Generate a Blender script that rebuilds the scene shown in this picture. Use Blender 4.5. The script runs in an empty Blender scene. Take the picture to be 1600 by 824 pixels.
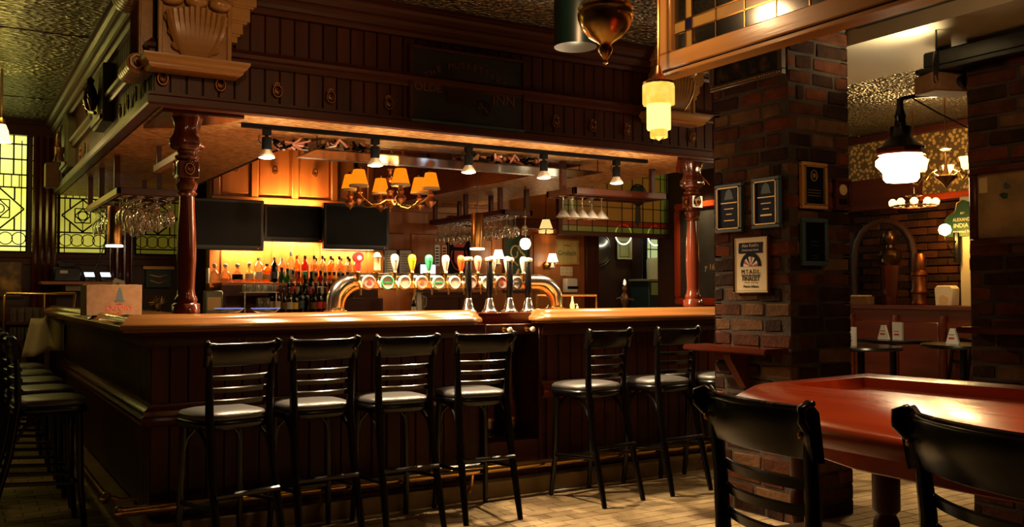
import bpy, bmesh, math, random
from mathutils import Vector, Matrix
# ------------------------------------------------------------------ camera
sc = bpy.context.scene
C = sc.collection
EYE = Vector((0, 0, 1.35)); FPX = 1448.56
AZ, PT, RO = math.radians(31.246), math.radians(1.7412), math.radians(-.1363)
fh = Vector((math.sin(AZ), math.cos(AZ), 0)); rr = Vector((math.cos(AZ), -math.sin(AZ), 0)); zz = Vector((0, 0, 1))
FW = fh*math.cos(PT)+zz*math.sin(PT); up = -fh*math.sin(PT)+zz*math.cos(PT)
RT = rr*math.cos(RO)+up*math.sin(RO); UP = up*math.cos(RO)-rr*math.sin(RO)
cd = bpy.data.cameras.new('camera'); cam = bpy.data.objects.new('camera', cd); C.objects.link(cam)
cam.matrix_world = Matrix(((RT.x, UP.x, -FW.x, EYE.x), (RT.y, UP.y, -FW.y, EYE.y), (RT.z, UP.z, -FW.z, EYE.z), (0, 0, 0, 1)))
cd.sensor_width = 36; cd.lens = 36*FPX/1600; cd.clip_start = .05; cd.clip_end = 60
sc.camera = cam
# ------------------------------------------------------------------ world, exposure, room lights
w = bpy.data.worlds.new('world'); sc.world = w; w.use_nodes = True
w.node_tree.nodes['Background'].inputs[0].default_value = (1, .55, .3, 1)
w.node_tree.nodes['Background'].inputs[1].default_value = .006
sc.view_settings.view_transform = 'Standard'; sc.view_settings.look = 'None'
sc.view_settings.exposure = 0.0; sc.view_settings.gamma = 1; sc.view_settings.use_curve_mapping = False
sc.cycles.use_denoising = True; sc.cycles.transparent_max_bounces = 24; sc.cycles.max_bounces = 8
sc.cycles.sample_clamp_indirect = 3.0; sc.cycles.caustics_reflective = False; sc.cycles.caustics_refractive = False
PI = math.pi; R = math.radians
def light(kind, loc, power, col, size=.05, aim=None, angle=None, blend=.6, parent=None, sx=None, sy=None):
    l = bpy.data.lights.new(kind.lower()+'_light', kind); l.energy = power; l.color = col
    if kind == 'AREA': l.shape = 'RECTANGLE'; l.size = sx; l.size_y = sy
    else: l.shadow_soft_size = size
    if angle: l.spot_size = R(angle); l.spot_blend = blend
    o = bpy.data.objects.new(l.name, l); C.objects.link(o); o.location = loc
    if aim is not None: o.rotation_euler = (Vector(aim)-Vector(loc)).to_track_quat('-Z', 'Y').to_euler()
    if parent: o.parent = parent
    return o
WARM = (1, .62, .30); AMB = (1, .45, .14); GRN = (1, .76, .12); TRK = (1, .72, .42)
# lamps of the dining room behind and above the camera (out of the frame)
light('SPOT', (2.5, 1.0, 3.0), 115, (1, .56, .24), .06, (2.5, 1.55, 0), 66, .8)        # over the bar table
light('SPOT', (1.0, 2.6, 2.9), 44, (1, .60, .26), .08, (1.2, 5.2, 2.78), 60, 1)        # washes the canopy front
light('SPOT', (4.1, 1.6, 2.85), 34, (1, .62, .30), .06, (4.7, 3.7, 2.3), 75, .9)         # between the two pillars
light('POINT', (-.9, 8.4, 2.3), 8, GRN, .15)                                         # window side of the left aisle
def at(u, v, ax, val):
    r = FW+RT*((u-800)/FPX)-UP*((v-412)/FPX); k = 'xyz'.index(ax); return EYE+r*((val-EYE[k])/r[k])
def dep(u, v, d): return EYE+(FW+RT*((u-800)/FPX)-UP*((v-412)/FPX))*d
# ------------------------------------------------------------------ materials
MT = {}
def mat(name, col, rough=.5, metal=0, emit=None, es=0, coat=0, col2=None, sc_=8, st=(1, 1, 1), bump=0, bsc=40, spec=.5, tex='noise', fac=(.35, .65), det=4, bst=None, alpha=None, bd=.01):
    m = bpy.data.materials.new(name); m.use_nodes = True; nt = m.node_tree; n = nt.nodes; L = nt.links.new
    b = n['Principled BSDF']; I = b.inputs
    I['Base Color'].default_value = (*col, 1); I['Roughness'].default_value = rough; I['Metallic'].default_value = metal
    I['Coat Weight'].default_value = coat; I['Coat Roughness'].default_value = .12; I['Specular IOR Level'].default_value = spec
    if emit: I['Emission Color'].default_value = (*emit, 1); I['Emission Strength'].default_value = es
    if alpha is not None: I['Alpha'].default_value = alpha
    if col2 or bump:
        tc = n.new('ShaderNodeTexCoord'); mp = n.new('ShaderNodeMapping'); oi = n.new('ShaderNodeObjectInfo')
        mu = n.new('ShaderNodeMath'); mu.operation = 'MULTIPLY'; mu.inputs[1].default_value = 37
        L(oi.outputs['Random'], mu.inputs[0]); L(tc.outputs['Object'], mp.inputs[0]); L(mu.outputs[0], mp.inputs['Location'])
        mp.inputs['Scale'].default_value = st
        def T(kind, s):
            if kind == 'voronoi': t = n.new('ShaderNodeTexVoronoi'); t.inputs['Scale'].default_value = s; o = t.outputs['Distance']
            else: t = n.new('ShaderNodeTexNoise'); t.inputs['Scale'].default_value = s; t.inputs['Detail'].default_value = det; o = t.outputs['Fac']
            L(mp.outputs[0], t.inputs['Vector']); return o
        if col2:
            r = n.new('ShaderNodeValToRGB'); e = r.color_ramp.elements
            e[0].position = fac[0]; e[1].position = fac[1]; e[0].color = (*col, 1); e[1].color = (*col2, 1)
            L(T(tex, sc_), r.inputs[0]); L(r.outputs[0], I['Base Color'])
        if bump:
            bp = n.new('ShaderNodeBump'); bp.inputs['Strength'].default_value = bump; bp.inputs['Distance'].default_value = bd
            L(T(bst or tex, bsc), bp.inputs['Height']); L(bp.outputs[0], I['Normal'])
    MT[name] = m; return m
def wood(name, c1, c2, axis, rough=.35, coat=0, sc_=5, spec=.5):
    st = {'x': (.12, 2.2, 2.2), 'y': (2.2, .12, 2.2), 'z': (2.2, 2.2, .12)}[axis]
    return mat(name, c1, rough, coat=coat, col2=c2, sc_=sc_, st=st, bump=.08, bsc=sc_*5, det=6, fac=(.3, .7), spec=spec)
for a in 'xyz':
    wood('mahog_'+a, (.036, .0080, .0032), (.078, .016, .0055), a, .38, spec=.25)
    wood('canopy_'+a, (.040, .0085, .0035), (.084, .018, .0062), a, .40, spec=.28)
    wood('rail_'+a, (.15, .055, .014), (.30, .125, .034), a, .2, .35)
    wood('orange_'+a, (.26, .070, .016), (.42, .13, .03), a, .35)
    wood('oak_'+a, (.34, .145, .038), (.50, .24, .070), a, .28, .2)
    wood('cherry_'+a, (.40, .040, .008), (.58, .078, .014), a, .26, .12)
    wood('post_'+a, (.060, .010, .004), (.115, .020, .006), a, .16, .4)
mat('black_lacquer', (.0025, .002, .0018), .24, coat=.0, col2=(.004, .0032, .003), sc_=20, spec=.42)
mat('worn_edge', (.012, .007, .005), .25, coat=.4, col2=(.30, .13, .05), sc_=26, fac=(.60, .68))
mat('vinyl', (.055, .052, .05), .36, bump=.12, bsc=160, spec=.6)
mat('brass', (.72, .42, .13), .22, 1)
mat('old_brass', (.42, .20, .06), .28, 1)
mat('copper', (.65, .25, .10), .3, 1)
mat('chrome', (.85, .80, .74), .17, 1)
mat('dark_metal', (.03, .028, .026), .35, .8)
mat('black_plastic', (.006, .006, .007), .3)
mat('screen', (.004, .004, .0045), .35, spec=.15)
mat('white', (.75, .72, .66), .45); mat('cream', (.68, .58, .40), .5); mat('paper', (.62, .55, .42), .7)
mat('yellow_enamel', (.85, .50, .02), .3); mat('green_enamel', (.04, .36, .17), .3); mat('red_enamel', (.65, .03, .03), .3)
mat('orange_enamel', (.75, .12, .02), .3); mat('salmon_enamel', (.7, .3, .2), .3); mat('tan_enamel', (.6, .42, .2), .5)
mat('white_enamel', (.62, .57, .47), .25); mat('badge_white', (.50, .46, .38), .5); mat('rosette_brass', (.20, .075, .022), .45, 1); mat('navy', (.004, .006, .032), .5, spec=.1); mat('ink', (.003, .003, .004), .6, spec=.1); mat('dull_gold', (.45, .28, .10), .4, .6)
mat('ink_red', (.45, .04, .02), .6); mat('bluegrey', (.035, .062, .072), .5); mat('green_paint', (.008, .04, .016), .5); mat('drum_green', (.003, .012, .008), .35)
mat('cardboard', (.15, .068, .024), .8, col2=(.19, .09, .032), sc_=30, bump=.05)
mat('tin_dark', (.035, .032, .026), .30, .85, col2=(.26, .23, .17), sc_=30, st=(1, 1.7, 1), tex='voronoi', bump=1.0, bsc=24, fac=(.1, .7), bd=.035)
mat('tin_gold', (.34, .16, .05), .42, .1, col2=(.66, .38, .15), sc_=20, st=(1, 1.6, 1), tex='noise', bump=.9, bsc=30, fac=(.42, .58), det=2)
mat('plaster', (.42, .36, .25), .55, bump=.03, bsc=60)
mat('wall_dark', (.035, .012, .007), .5, col2=(.055, .018, .009), sc_=3, bump=.05)
mat('grout', (.045, .030, .018), .9, bump=.2, bsc=90)
mat('mortar', (.048, .029, .015), .95, col2=(.022, .014, .008), sc_=6, bump=.5, bsc=60)
for i, (a, b) in enumerate([((.040, .013, .006), (.075, .023, .009)), ((.016, .007, .004), (.034, .013, .007)), ((.075, .036, .015), (.12, .058, .024)), ((.075, .018, .006), (.13, .032, .010))]):
    mat('brick%d' % i, a, .9, col2=b, sc_=9, bump=.7, bsc=35, spec=.12)
for i, (a, b) in enumerate([((.42, .30, .15), (.52, .38, .20)), ((.34, .23, .11), (.46, .33, .17)), ((.25, .16, .08), (.38, .26, .13))]):
    mat('tile%d' % i, a, .38, col2=b, sc_=7, bump=.12, bsc=50)
mat('lead', (.015, .014, .012), .4, .6)
mat('paper_gold', (.62, .36, .10), .6, col2=(.13, .070, .018), sc_=24, tex='voronoi', fac=(.36, .50))
def emis(name, col, s, col2=None, sc_=6):
    m = mat(name, (.15*col[0], .15*col[1], .15*col[2]), .5, emit=col, es=s); 
    if col2:
        nt = m.node_tree; n = nt.nodes; L = nt.links.new
        tc = n.new('ShaderNodeTexCoord'); t = n.new('ShaderNodeTexNoise'); t.inputs['Scale'].default_value = sc_; r = n.new('ShaderNodeValToRGB')
        r.color_ramp.elements[0].color = (*col, 1); r.color_ramp.elements[1].color = (*col2, 1); r.color_ramp.elements[0].position = .35; r.color_ramp.elements[1].position = .65
        L(tc.outputs['Object'], t.inputs[0]); L(t.outputs['Fac'], r.inputs[0]); L(r.outputs[0], n['Principled BSDF'].inputs['Emission Color'])
    return m
emis('window_glow', (1.0, .98, .26), 1.35, (.80, .72, .05), 1.5); emis('window_dim', (.55, .42, .03), .42, (.24, .17, .012), 1.6); MT['window_dim'].node_tree.nodes['Principled BSDF'].inputs['Emission Strength'].default_value = .16; emis('window_mid', (.95, .85, .12), .62, (.40, .32, .02), 1.8); emis('window_pale', (.55, .62, .25), .8)
emis('shade_amber', (1, .23, .004), 1.15); emis('shade_white', (1, .85, .55), 6); emis('shade_deco', (1, .52, .05), 1.15, (1, .66, .12), 30); emis('shade_deco_hot', (1, .74, .18), 2.2); MT['shade_amber'].node_tree.nodes['Principled BSDF'].inputs['Base Color'].default_value = (.03, .008, .001, 1)
emis('bulb', (1, .86, .6), 14); emis('globe_hot', (1, .74, .40), 26); emis('ball_hot', (1, .62, .18), 12); emis('tulip', (1, .62, .20), 4); emis('tiffany', (1, .62, .20), 1.1); emis('neon', (1, 1, .8), 3)
emis('monitor', (.8, .9, 1), 2.5); emis('blue_glow', (.35, .4, 1), .5); emis('led_red', (1, .02, .01), 3); emis('strip', (1, .74, .33), 9); emis('paper_lit', (1, .55, .25), .25)
def glass(name, tint, gl=.25, rough=.04, bright_mix=0.0):  # last argument: white diffuse share that brightens the glass in place of sparkle
    m = bpy.data.materials.new(name); m.use_nodes = True; nt = m.node_tree; n = nt.nodes; L = nt.links.new
    n.remove(n['Principled BSDF']); o = n['Material Output']
    t = n.new('ShaderNodeBsdfTransparent'); t.inputs[0].default_value = (*tint, 1)
    g = n.new('ShaderNodeBsdfGlossy'); g.inputs[0].default_value = (1, 1, 1, 1); g.inputs['Roughness'].default_value = rough
    f = n.new('ShaderNodeLayerWeight'); f.inputs[0].default_value = gl; x = n.new('ShaderNodeMixShader')
    L(f.outputs['Facing'], x.inputs[0]); L(t.outputs[0], x.inputs[1]); L(g.outputs[0], x.inputs[2])
    d = n.new('ShaderNodeBsdfDiffuse'); d.inputs[0].default_value = (.8, .78, .7, 1); y = n.new('ShaderNodeMixShader'); y.inputs[0].default_value = bright_mix; L(x.outputs[0], y.inputs[1]); L(d.outputs[0], y.inputs[2]); L(y.outputs[0], o.inputs[0]); MT[name] = m
glass('glass_clear', (.96, .96, .94), .66, .05, .03); glass('glass_pane', (.45, .45, .40), .25, .15)

def lead_glass(name, col, k=.45):
    m = bpy.data.materials.new(name); m.use_nodes = True; nt = m.node_tree; n = nt.nodes; L = nt.links.new; n.remove(n['Principled BSDF']); o = n['Material Output']
    t = n.new('ShaderNodeBsdfTransparent'); t.inputs[0].default_value = (*[min(1, c*1.3) for c in col], 1); d = n.new('ShaderNodeBsdfDiffuse'); d.inputs[0].default_value = (*col, 1)
    r = n.new('ShaderNodeBsdfTranslucent'); r.inputs[0].default_value = (*col, 1); g = n.new('ShaderNodeBsdfGlossy'); g.inputs['Roughness'].default_value = .25
    a = n.new('ShaderNodeAddShader'); x = n.new('ShaderNodeMixShader'); x.inputs[0].default_value = k; y = n.new('ShaderNodeMixShader'); y.inputs[0].default_value = .06
    L(d.outputs[0], a.inputs[0]); L(r.outputs[0], a.inputs[1]); L(t.outputs[0], x.inputs[1]); L(a.outputs[0], x.inputs[2]); L(x.outputs[0], y.inputs[1]); L(g.outputs[0], y.inputs[2]); L(y.outputs[0], o.inputs[0]); MT[name] = m
lead_glass('glass_lead_amber', (.50, .33, .10)); lead_glass('glass_lead_green', (.36, .40, .14)); lead_glass('glass_lead_red', (.40, .07, .02))

glass('b_clear', (.80, .82, .76), .35); glass('b_green', (.10, .46, .10), .25); glass('b_brown', (.40, .19, .06), .25); glass('b_dark', (.03, .03, .02), .25)
glass('b_amber', (.90, .62, .26), .25); glass('b_red', (.60, .12, .06), .25); glass('b_yellow', (.88, .82, .42), .25)
# ------------------------------------------------------------------ mesh collector
class MB:
    def __init__(s): s.v = []; s.f = []
    def add(s, vs, fs):
        k = len(s.v); s.v += [tuple(p) for p in vs]; s.f += [tuple(i+k for i in f) for f in fs]; return s
    def box(s, x0, y0, z0, x1, y1, z1):
        return s.add([(x0, y0, z0), (x1, y0, z0), (x1, y1, z0), (x0, y1, z0), (x0, y0, z1), (x1, y0, z1), (x1, y1, z1), (x0, y1, z1)],
                     [(0, 3, 2, 1), (4, 5, 6, 7), (0, 1, 5, 4), (1, 2, 6, 5), (2, 3, 7, 6), (3, 0, 4, 7)])
    def cb(s, x, y, z, sx, sy, sz): return s.box(x-sx/2, y-sy/2, z-sz/2, x+sx/2, y+sy/2, z+sz/2)
    def lathe(s, pr, n=16, c=(0, 0, 0), lobes=0, amp=0, ax='z'):
        vs = []; fs = []; m = len(pr)
        for i in range(n):
            a = 2*PI*i/n; k = 1+(amp*math.cos(lobes*a) if lobes else 0)
            for r, z in pr:
                p = (r*k*math.cos(a), r*k*math.sin(a), z)
                if ax == 'y': p = (p[0], p[2], p[1])
                if ax == 'x': p = (p[2], p[0], p[1])
                vs.append((p[0]+c[0], p[1]+c[1], p[2]+c[2]))
        for i in range(n):
            j = (i+1) % n
            for q in range(m-1): fs.append((i*m+q, j*m+q, j*m+q+1, i*m+q+1))
        if pr[0][0] > 1e-4: fs.append(tuple(i*m for i in range(n))[::-1])
        if pr[-1][0] > 1e-4: fs.append(tuple(i*m+m-1 for i in range(n)))
        return s.add(vs, fs)
    def tube(s, pts, r, n=8, closed=False, flat=1):
        P = [Vector(p) for p in pts]; m = len(P); vs = []; fs = []; ref = None
        rad = r if isinstance(r, (list, tuple)) else [r]*m
        for i, p in enumerate(P):
            if closed: d = P[(i+1) % m]-P[i-1]
            else: d = P[min(i+1, m-1)]-P[max(i-1, 0)]
            d.normalize()
            if ref is None: ref = Vector((0, 0, 1)) if abs(d.z) < .9 else Vector((1, 0, 0))
            u = (ref-d*ref.dot(d)).normalized(); ref = u; w_ = d.cross(u)
            for k in range(n):
                a = 2*PI*k/n; vs.append(p+u*math.cos(a)*rad[i]+w_*math.sin(a)*rad[i]*flat)
        for i in range(m if closed else m-1):
            j = (i+1) % m
            for k in range(n): fs.append((i*n+k, i*n+(k+1) % n, j*n+(k+1) % n, j*n+k))
        if not closed: fs.append(tuple(range(n))[::-1]); fs.append(tuple((m-1)*n+k for k in range(n)))
        return s.add(vs, fs)
    def prism(s, poly, a, b, ax='z'):
        n = len(poly)
        def q(p, h): return {'z': (p[0], p[1], h), 'y': (p[0], h, p[1]), 'x': (h, p[0], p[1])}[ax]
        vs = [q(p, a) for p in poly]+[q(p, b) for p in poly]
        return s.add(vs, [tuple(range(n))[::-1], tuple(range(n, 2*n))]+[(i, (i+1) % n, n+(i+1) % n, n+i) for i in range(n)])
    def sweep(s, prof, path, closed=False):
        """prof: closed loop of (out, z); path in XY, out = to the right of the travel direction"""
        m = len(path); k = len(prof); vs = []; fs = []
        for i in range(m):
            p = Vector(path[i][:2]); a = Vector(path[i-1][:2]) if (i or closed) else None; b = Vector(path[(i+1) % m][:2]) if (i < m-1 or closed) else None
            d1 = (p-a).normalized() if a is not None else None; d2 = (b-p).normalized() if b is not None else None
            if d1 is None: d1 = d2
            if d2 is None: d2 = d1
            n1 = Vector((d1.y, -d1.x)); n2 = Vector((d2.y, -d2.x)); h = (n1+n2); h = h/max(.2, (1+n1.dot(n2)))
            for o, z in prof: vs.append((p.x+h.x*o, p.y+h.y*o, z))
        for i in range(m if closed else m-1):
            j = (i+1) % m
            for q in range(k): fs.append((i*k+q, j*k+q, j*k+(q+1) % k, i*k+(q+1) % k))
        if not closed: fs.append(tuple(range(k))); fs.append(tuple((m-1)*k+q for q in range(k))[::-1])
        return s.add(vs, fs)
    def build(s, name, m, parent=None, loc=(0, 0, 0), rot=(0, 0, 0), bev=0, sm=True, world=False, seg=1, ang=38):
        me = bpy.data.meshes.new(name); me.from_pydata(s.v, [], s.f)
        bm = bmesh.new(); bm.from_mesh(me)
        if bev:
            es = [e for e in bm.edges if len(e.link_faces) == 2 and e.calc_face_angle(0) > .6]
            bmesh.ops.bevel(bm, geom=es, offset=bev, segments=seg, affect='EDGES', clamp_overlap=True)
        bmesh.ops.recalc_face_normals(bm, faces=bm.faces); bm.to_mesh(me); bm.free()
        if sm: me.shade_smooth(); me.set_sharp_from_angle(angle=R(ang))
        for q in (m if isinstance(m, (list, tuple)) else [m]): me.materials.append(MT[q])
        o = bpy.data.objects.new(name, me); C.objects.link(o); o.parent = parent
        o.location = Vector(loc); o.rotation_euler = rot
        if world and parent:
            q = parent
            while q: o.location -= q.location; q = q.parent
        return o
def tag(o, label=None, cat=None, group=None, kind=None):
    if label: o['label'] = label
    if cat: o['category'] = cat
    if group: o['group'] = group
    if kind: o['kind'] = kind
    return o
def thing(name, label, cat, loc=(0, 0, 0), rz=0, group=None, kind=None):
    o = bpy.data.objects.new(name, None); C.objects.link(o); o.location = loc; o.rotation_euler = (0, 0, rz); o.empty_display_size = .1
    return tag(o, label, cat, group, kind)
def inst(o, loc, parent=None, rot=None, mt=None, world=False):
    c = o.copy(); C.objects.link(c); c.parent = parent; c.location = Vector(loc)
    if rot: c.rotation_euler = rot
    if world and parent: c.location -= parent.location
    return c
KIDS = {}
def copy_tree(o, parent=None):
    c = o.copy(); C.objects.link(c); c.parent = parent
    if o not in KIDS: KIDS[o] = [k for k in bpy.data.objects if k.parent == o]
    for ch in list(KIDS[o]): copy_tree(ch, c)
    return c
def text(s, parent, loc, size, m, face='y', name='lettering', ext=.0008, sx=1, align='CENTER', rz=0, tilt=0):
    cu = bpy.data.curves.new(name, 'FONT'); cu.body = s; cu.size = size; cu.extrude = ext; cu.align_x = align; cu.align_y = 'CENTER'
    cu.materials.append(MT[m]); cu.resolution_u = 3
    o = bpy.data.objects.new(name, cu); me_ = bpy.data.meshes.new_from_object(o); bpy.data.objects.remove(o); o = bpy.data.objects.new(name, me_); C.objects.link(o); o.parent = parent; o.location = loc; o.scale = (sx, 1, 1)
    o.rotation_euler = (PI/2, tilt, {'y': 0, 'x': -PI/2}[face]+rz)
    return o
random.seed(7)
# ================================================================== THE SETTING
def struct(name, mb, m, parent=None, **k): return tag(mb.build(name, m, parent, **k), kind='structure')
CEIL = 3.1; FAR = 10.6
floor = struct('floor', MB().box(-2.6, -1.5, -.12, 10.2, 12, -.006), 'grout', sm=False)
# tiles: 0.2 x 0.1 m in running bond; those that show largest are single tiles, the rest one part
TL, TW, GP = .20, .10, .006
tile_src = [MB().box(-TL/2+GP/2, -TW/2+GP/2, -.006, TL/2-GP/2, TW/2-GP/2, 0).build('tile', 'tile%d' % i, floor, bev=.0015) for i in range(3)]
def px(x, y, z):
    d = Vector((x, y, z))-EYE; w_ = d.dot(FW)
    return (800+FPX*d.dot(RT)/w_, 412-FPX*d.dot(UP)/w_, w_) if w_ > .1 else (-1e4, 1e4, .1)
spots_ = []; rest = MB(); y = -1.4; row = 0
while y < 10.5:
    x = -2.5+(TL/2 if row % 2 else 0)
    while x < 9.4:
        u, v, d = px(x, y, 0)
        if 640 < u < 1600 and 700 < v < 836 and d > 3 and y < 5.2 and not (4.1 < x < 4.8 and 3.7 < y < 4.45): spots_.append((d, x, y))
        elif d > .1 or y > 0: rest.box(x-TL/2+GP/2, y-TW/2+GP/2, -.006, x+TL/2-GP/2, y+TW/2-GP/2, random.choice((0, -.0005, .0004)))
        x += TL
    y += TW; row += 1
spots_.sort()
for i, (d, x, y) in enumerate(spots_):
    k = random.choice((0, 0, 1, 1, 2))
    if i < 300:
        if i < 3: o = tile_src[i]; o.location = (x, y, 0)
        else: o = inst(tile_src[k], (x, y, random.uniform(-.0006, .0006)), floor)
    else: rest.box(x-TL/2+GP/2, y-TW/2+GP/2, -.006, x+TL/2-GP/2, y+TW/2-GP/2, random.choice((0, -.0006, .0005)))
tag(rest.build('tile_paving', 'tile1', floor, sm=False), kind='stuff')
ceiling = struct('ceiling', MB().box(-2.7, -1.6, CEIL, 10.2, 12.1, CEIL+.12), 'tin_dark', sm=False)
g = MB()      # seam ridges of the pressed tin sheets
for i in range(6): g.box(-2.6+i*2.4, -1.5, CEIL-.005, -2.594+i*2.4, 12, CEIL)
for i in range(6): g.box(-2.6, -.3+i*2.4, CEIL-.005, 9.6, -.294+i*2.4, CEIL)
tag(g.build('seam_ridges', 'tin_dark', ceiling, sm=False), kind='stuff')
wb = struct('wall_back', MB().box(-2.7, FAR, 0, 10.2, FAR+.2, CEIL), 'wall_dark', sm=False)
struct('wall_left', MB().box(-2.8, -1.6, 0, -2.6, FAR, CEIL), 'wall_dark', sm=False)
struct('wall_front', MB().box(-2.7, -1.7, 0, 9.7, -1.5, CEIL), 'wall_dark', sm=False)
wr = struct('wall_right', MB().box(9.0, -1.6, 0, 9.3, 9.0, CEIL), 'wall_dark', sm=False)
# mouldings and pilasters of the back wall, left part
Y = FAR
for k, (x0, x1) in enumerate([(.70, .94), (1.44, 1.66)]):
    p = MB().box(x0, Y-.06, 0, x1, Y, CEIL-.1)
    for q in range(4 if k == 0 else 3):
        cx_ = x0+(q+.5)*(x1-x0)/(4 if k == 0 else 3); p.lathe([(.028, 0.2), (.028, CEIL-.15)], 8, (cx_, Y-.06, 0))
    tag(p.build('pilaster', 'post_z', wb))
p = MB().box(-2.6, Y-.09, CEIL-.16, .92, Y, CEIL); p.box(-2.6, Y-.13, CEIL-.05, .92, Y, CEIL); p.build('cornice', 'canopy_x', wb)
p = MB().box(-2.6, Y-.04, 1.02, 2.2, Y, 1.08); p.box(-2.6, Y-.03, 1.64, 2.2, Y, 1.70); p.build('dado_moulding', 'canopy_x', wb)
# leaded windows
def circle(cx_, cz, r, n=14): return [(cx_+r*math.cos(2*PI*i/n), 0, cz+r*math.sin(2*PI*i/n)) for i in range(n)]
def leaded(name, x0, x1, z0, z1, arch, glow, y=FAR, parent=None):
    W = thing(name, None, None, ((x0+x1)/2, y, z0), kind='structure'); w_ = x1-x0; h = z1-z0; y_ = -.02
    MB().box(-w_/2, -.012, 0, w_/2, -.004, h-(w_*.16 if arch else 0)).build('pane', glow, W, sm=False)
    if arch:
        r = w_/4
        for s in (-1, 1):
            MB().prism([(s*r+r*math.cos(a*PI/10), h-w_*.16+r*math.sin(a*PI/10)*.9) for a in range(11)], -.012, -.004, 'y').build('pane', glow, W, sm=False)
        MB().lathe([(.0001, -.012), (.05, -.012), (.05, -.004), (.0001, -.004)], 14, (0, 0, h-w_*.16+.13), ax='y').build('pane', glow, W)
    f = MB(); t = .008
    def bar(xa, za, xb, zb, rr_=t): f.tube([(xa, y_, za), (xb, y_, zb)], rr_, 4)
    hw = w_/2
    bar(-hw, 0, hw, 0, .014); bar(-hw, 0, -hw, h*.94); bar(hw, 0, hw, h*.94); bar(-hw+.05, 0, -hw+.05, h*.9, .005); bar(hw-.05, 0, hw-.05, h*.9, .005)
    bar(-hw, .06, hw, .06); bar(-hw, .22, hw, .22)
    for i in range(4): f.tube([(p[0], y_, p[2]) for p in circle(-hw*.72+i*hw*.48, .14, .062)], .005, 4, closed=True)
    q = min(h*.52, .86); m = (q+.22)/2; d = (q-.22)/2
    bar(-hw, q, hw, q); bar(-hw*.9, m, 0, m+d*.95); bar(0, m+d*.95, hw*.9, m); bar(hw*.9, m, 0, m-d*.95); bar(0, m-d*.95, -hw*.9, m)
    s = d*.42
    for a, b in (((-s, m-s), (s, m-s)), ((s, m-s), (s, m+s)), ((s, m+s), (-s, m+s)), ((-s, m+s), (-s, m-s)), ((-s, m), (0, m+s)), ((0, m+s), (s, m)), ((s, m), (0, m-s)), ((0, m-s), (-s, m))): bar(*a, *b, .006)
    f.tube([(p[0], y_, p[2]) for p in circle(0, m, .045)], .006, 4, closed=True)
    bar(-hw*.55, .22, -hw*.55, m-s); bar(hw*.55, .22, hw*.55, m-s); bar(-hw*.55, m+s, -hw*.55, q); bar(hw*.55, m+s, hw*.55, q); bar(0, .22, 0, m-s, .005); bar(0, m+s, 0, q, .005)
    bar(-hw, q+.13, hw, q+.13)
    for i in range(1, 7): bar(-hw+i*w_/7, q, -hw+i*w_/7, q+.13, .005)
    z = q+.13
    while z < h-.2: z += .155; bar(-hw, z, hw, z)
    for i in range(1, 4): bar(-hw+i*w_/4, q+.13, -hw+i*w_/4, h*.97)
    if arch:
        for s_ in (-1, 1):
            for k in (1, .7): f.tube([(s_*r+r*k*math.cos(a*PI/8), y_, h-w_*.16+r*k*.9*math.sin(a*PI/8)) for a in range(9)], .008, 4)
        f.tube([(.05*math.cos(2*PI*i/12), y_, h-w_*.16+.13+.05*math.sin(2*PI*i/12)) for i in range(12)], .008, 4, closed=True)
    else: bar(-hw, h*.94, hw, h*.94)
    f.build('window_frame', 'lead', W)
    MB().box(-hw-.05, -.035, -.05, hw+.05, 0, -.005).build('window_sill', 'canopy_x', W)
    return W
leaded('window_1', .17, .66, 1.76, 3.02, True, 'window_glow')
leaded('window_2', .96, 1.40, 1.755, 2.86, False, 'window_mid')
leaded('window_3', 1.70, 2.15, 1.755, 2.86, False, 'window_dim')
leaded('window_4', -.75, -.2, 1.76, 3.0, True, 'window_glow'); leaded('window_5', -1.7, -1.15, 1.76, 3.0, True, 'window_glow')
struct('wall_side', MB().box(10.0, 9.0, 0, 10.2, FAR+.2, CEIL), 'wall_dark', sm=False)
leaded('window_6', 8.66, 9.22, 1.12, 2.2, False, 'window_pale', FAR)
p = MB(); p.box(.1, Y-.02, 1.3, .62, Y, 1.66)
o = thing('landscape_picture', 'unframed amber landscape picture below the tallest yellow window', 'picture', (.3, Y-.03, 1.32))
MB().box(-.30, -.01, 0, .32, .01, .34).build('canvas', 'amber_art' if 'amber_art' in MT else mat('amber_art', (.12, .06, .01), .3, col2=(.8, .45, .06), sc_=5, fac=(.4, .65)).name, o)
p = MB()
for a in ((-.32, -.02, -.02, .34, .012, 0), (-.32, -.02, .34, .34, .012, .36), (-.32, -.02, 0, -.30, .012, .34), (.32, -.02, 0, .34, .012, .34)): p.box(*a)
p.build('frame', 'canopy_x', o)
# carved wooden plaques under the third window
o = thing('carved_wall_bracket', 'grey carved relief plaque under the dim third window', 'plaque', (1.93, Y-.035, 1.40))
MB().box(-.13, -.02, 0, .13, .03, .2).build('plaque_body', 'bluegrey', o, bev=.006)
p = MB(); p.box(-.16, -.04, .2, .16, .03, .235); p.tube([(-.08, -.02, .08), (0, -.035, .05), (.08, -.02, .08)], .012, 6); p.tube([(-.09, -.02, .14), (0, -.035, .12), (.09, -.02, .14)], .012, 6); p.build('relief', 'dull_gold', o)
o = thing('gilt_mask_ornament', 'gilded scrollwork mask ornament on the wall below the grey plaque', 'ornament', (1.93, Y-.03, 1.10))
p = MB()
for a in range(9):
    t = PI*(.05+.9*a/8); p.tube([(0, -.01, .12), (.05*math.cos(t), -.03, .12+.05*math.sin(t)), (.10*math.cos(t+.3), -.015, .12+.10*math.sin(t+.3))], [.012, .012, .006], 6)
p.lathe([(.0, -.04), (.03, -.03), (.045, 0)], 12, (0, 0, .1), ax='y')
for s in (-1, 1): p.tube([(s*.02, -.01, .06), (s*.05, -.02, .03), (s*.04, -.02, 0), (s*.02, -.02, .01)], .009, 6)
p.build('ornament_body', 'dull_gold', o)
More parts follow.
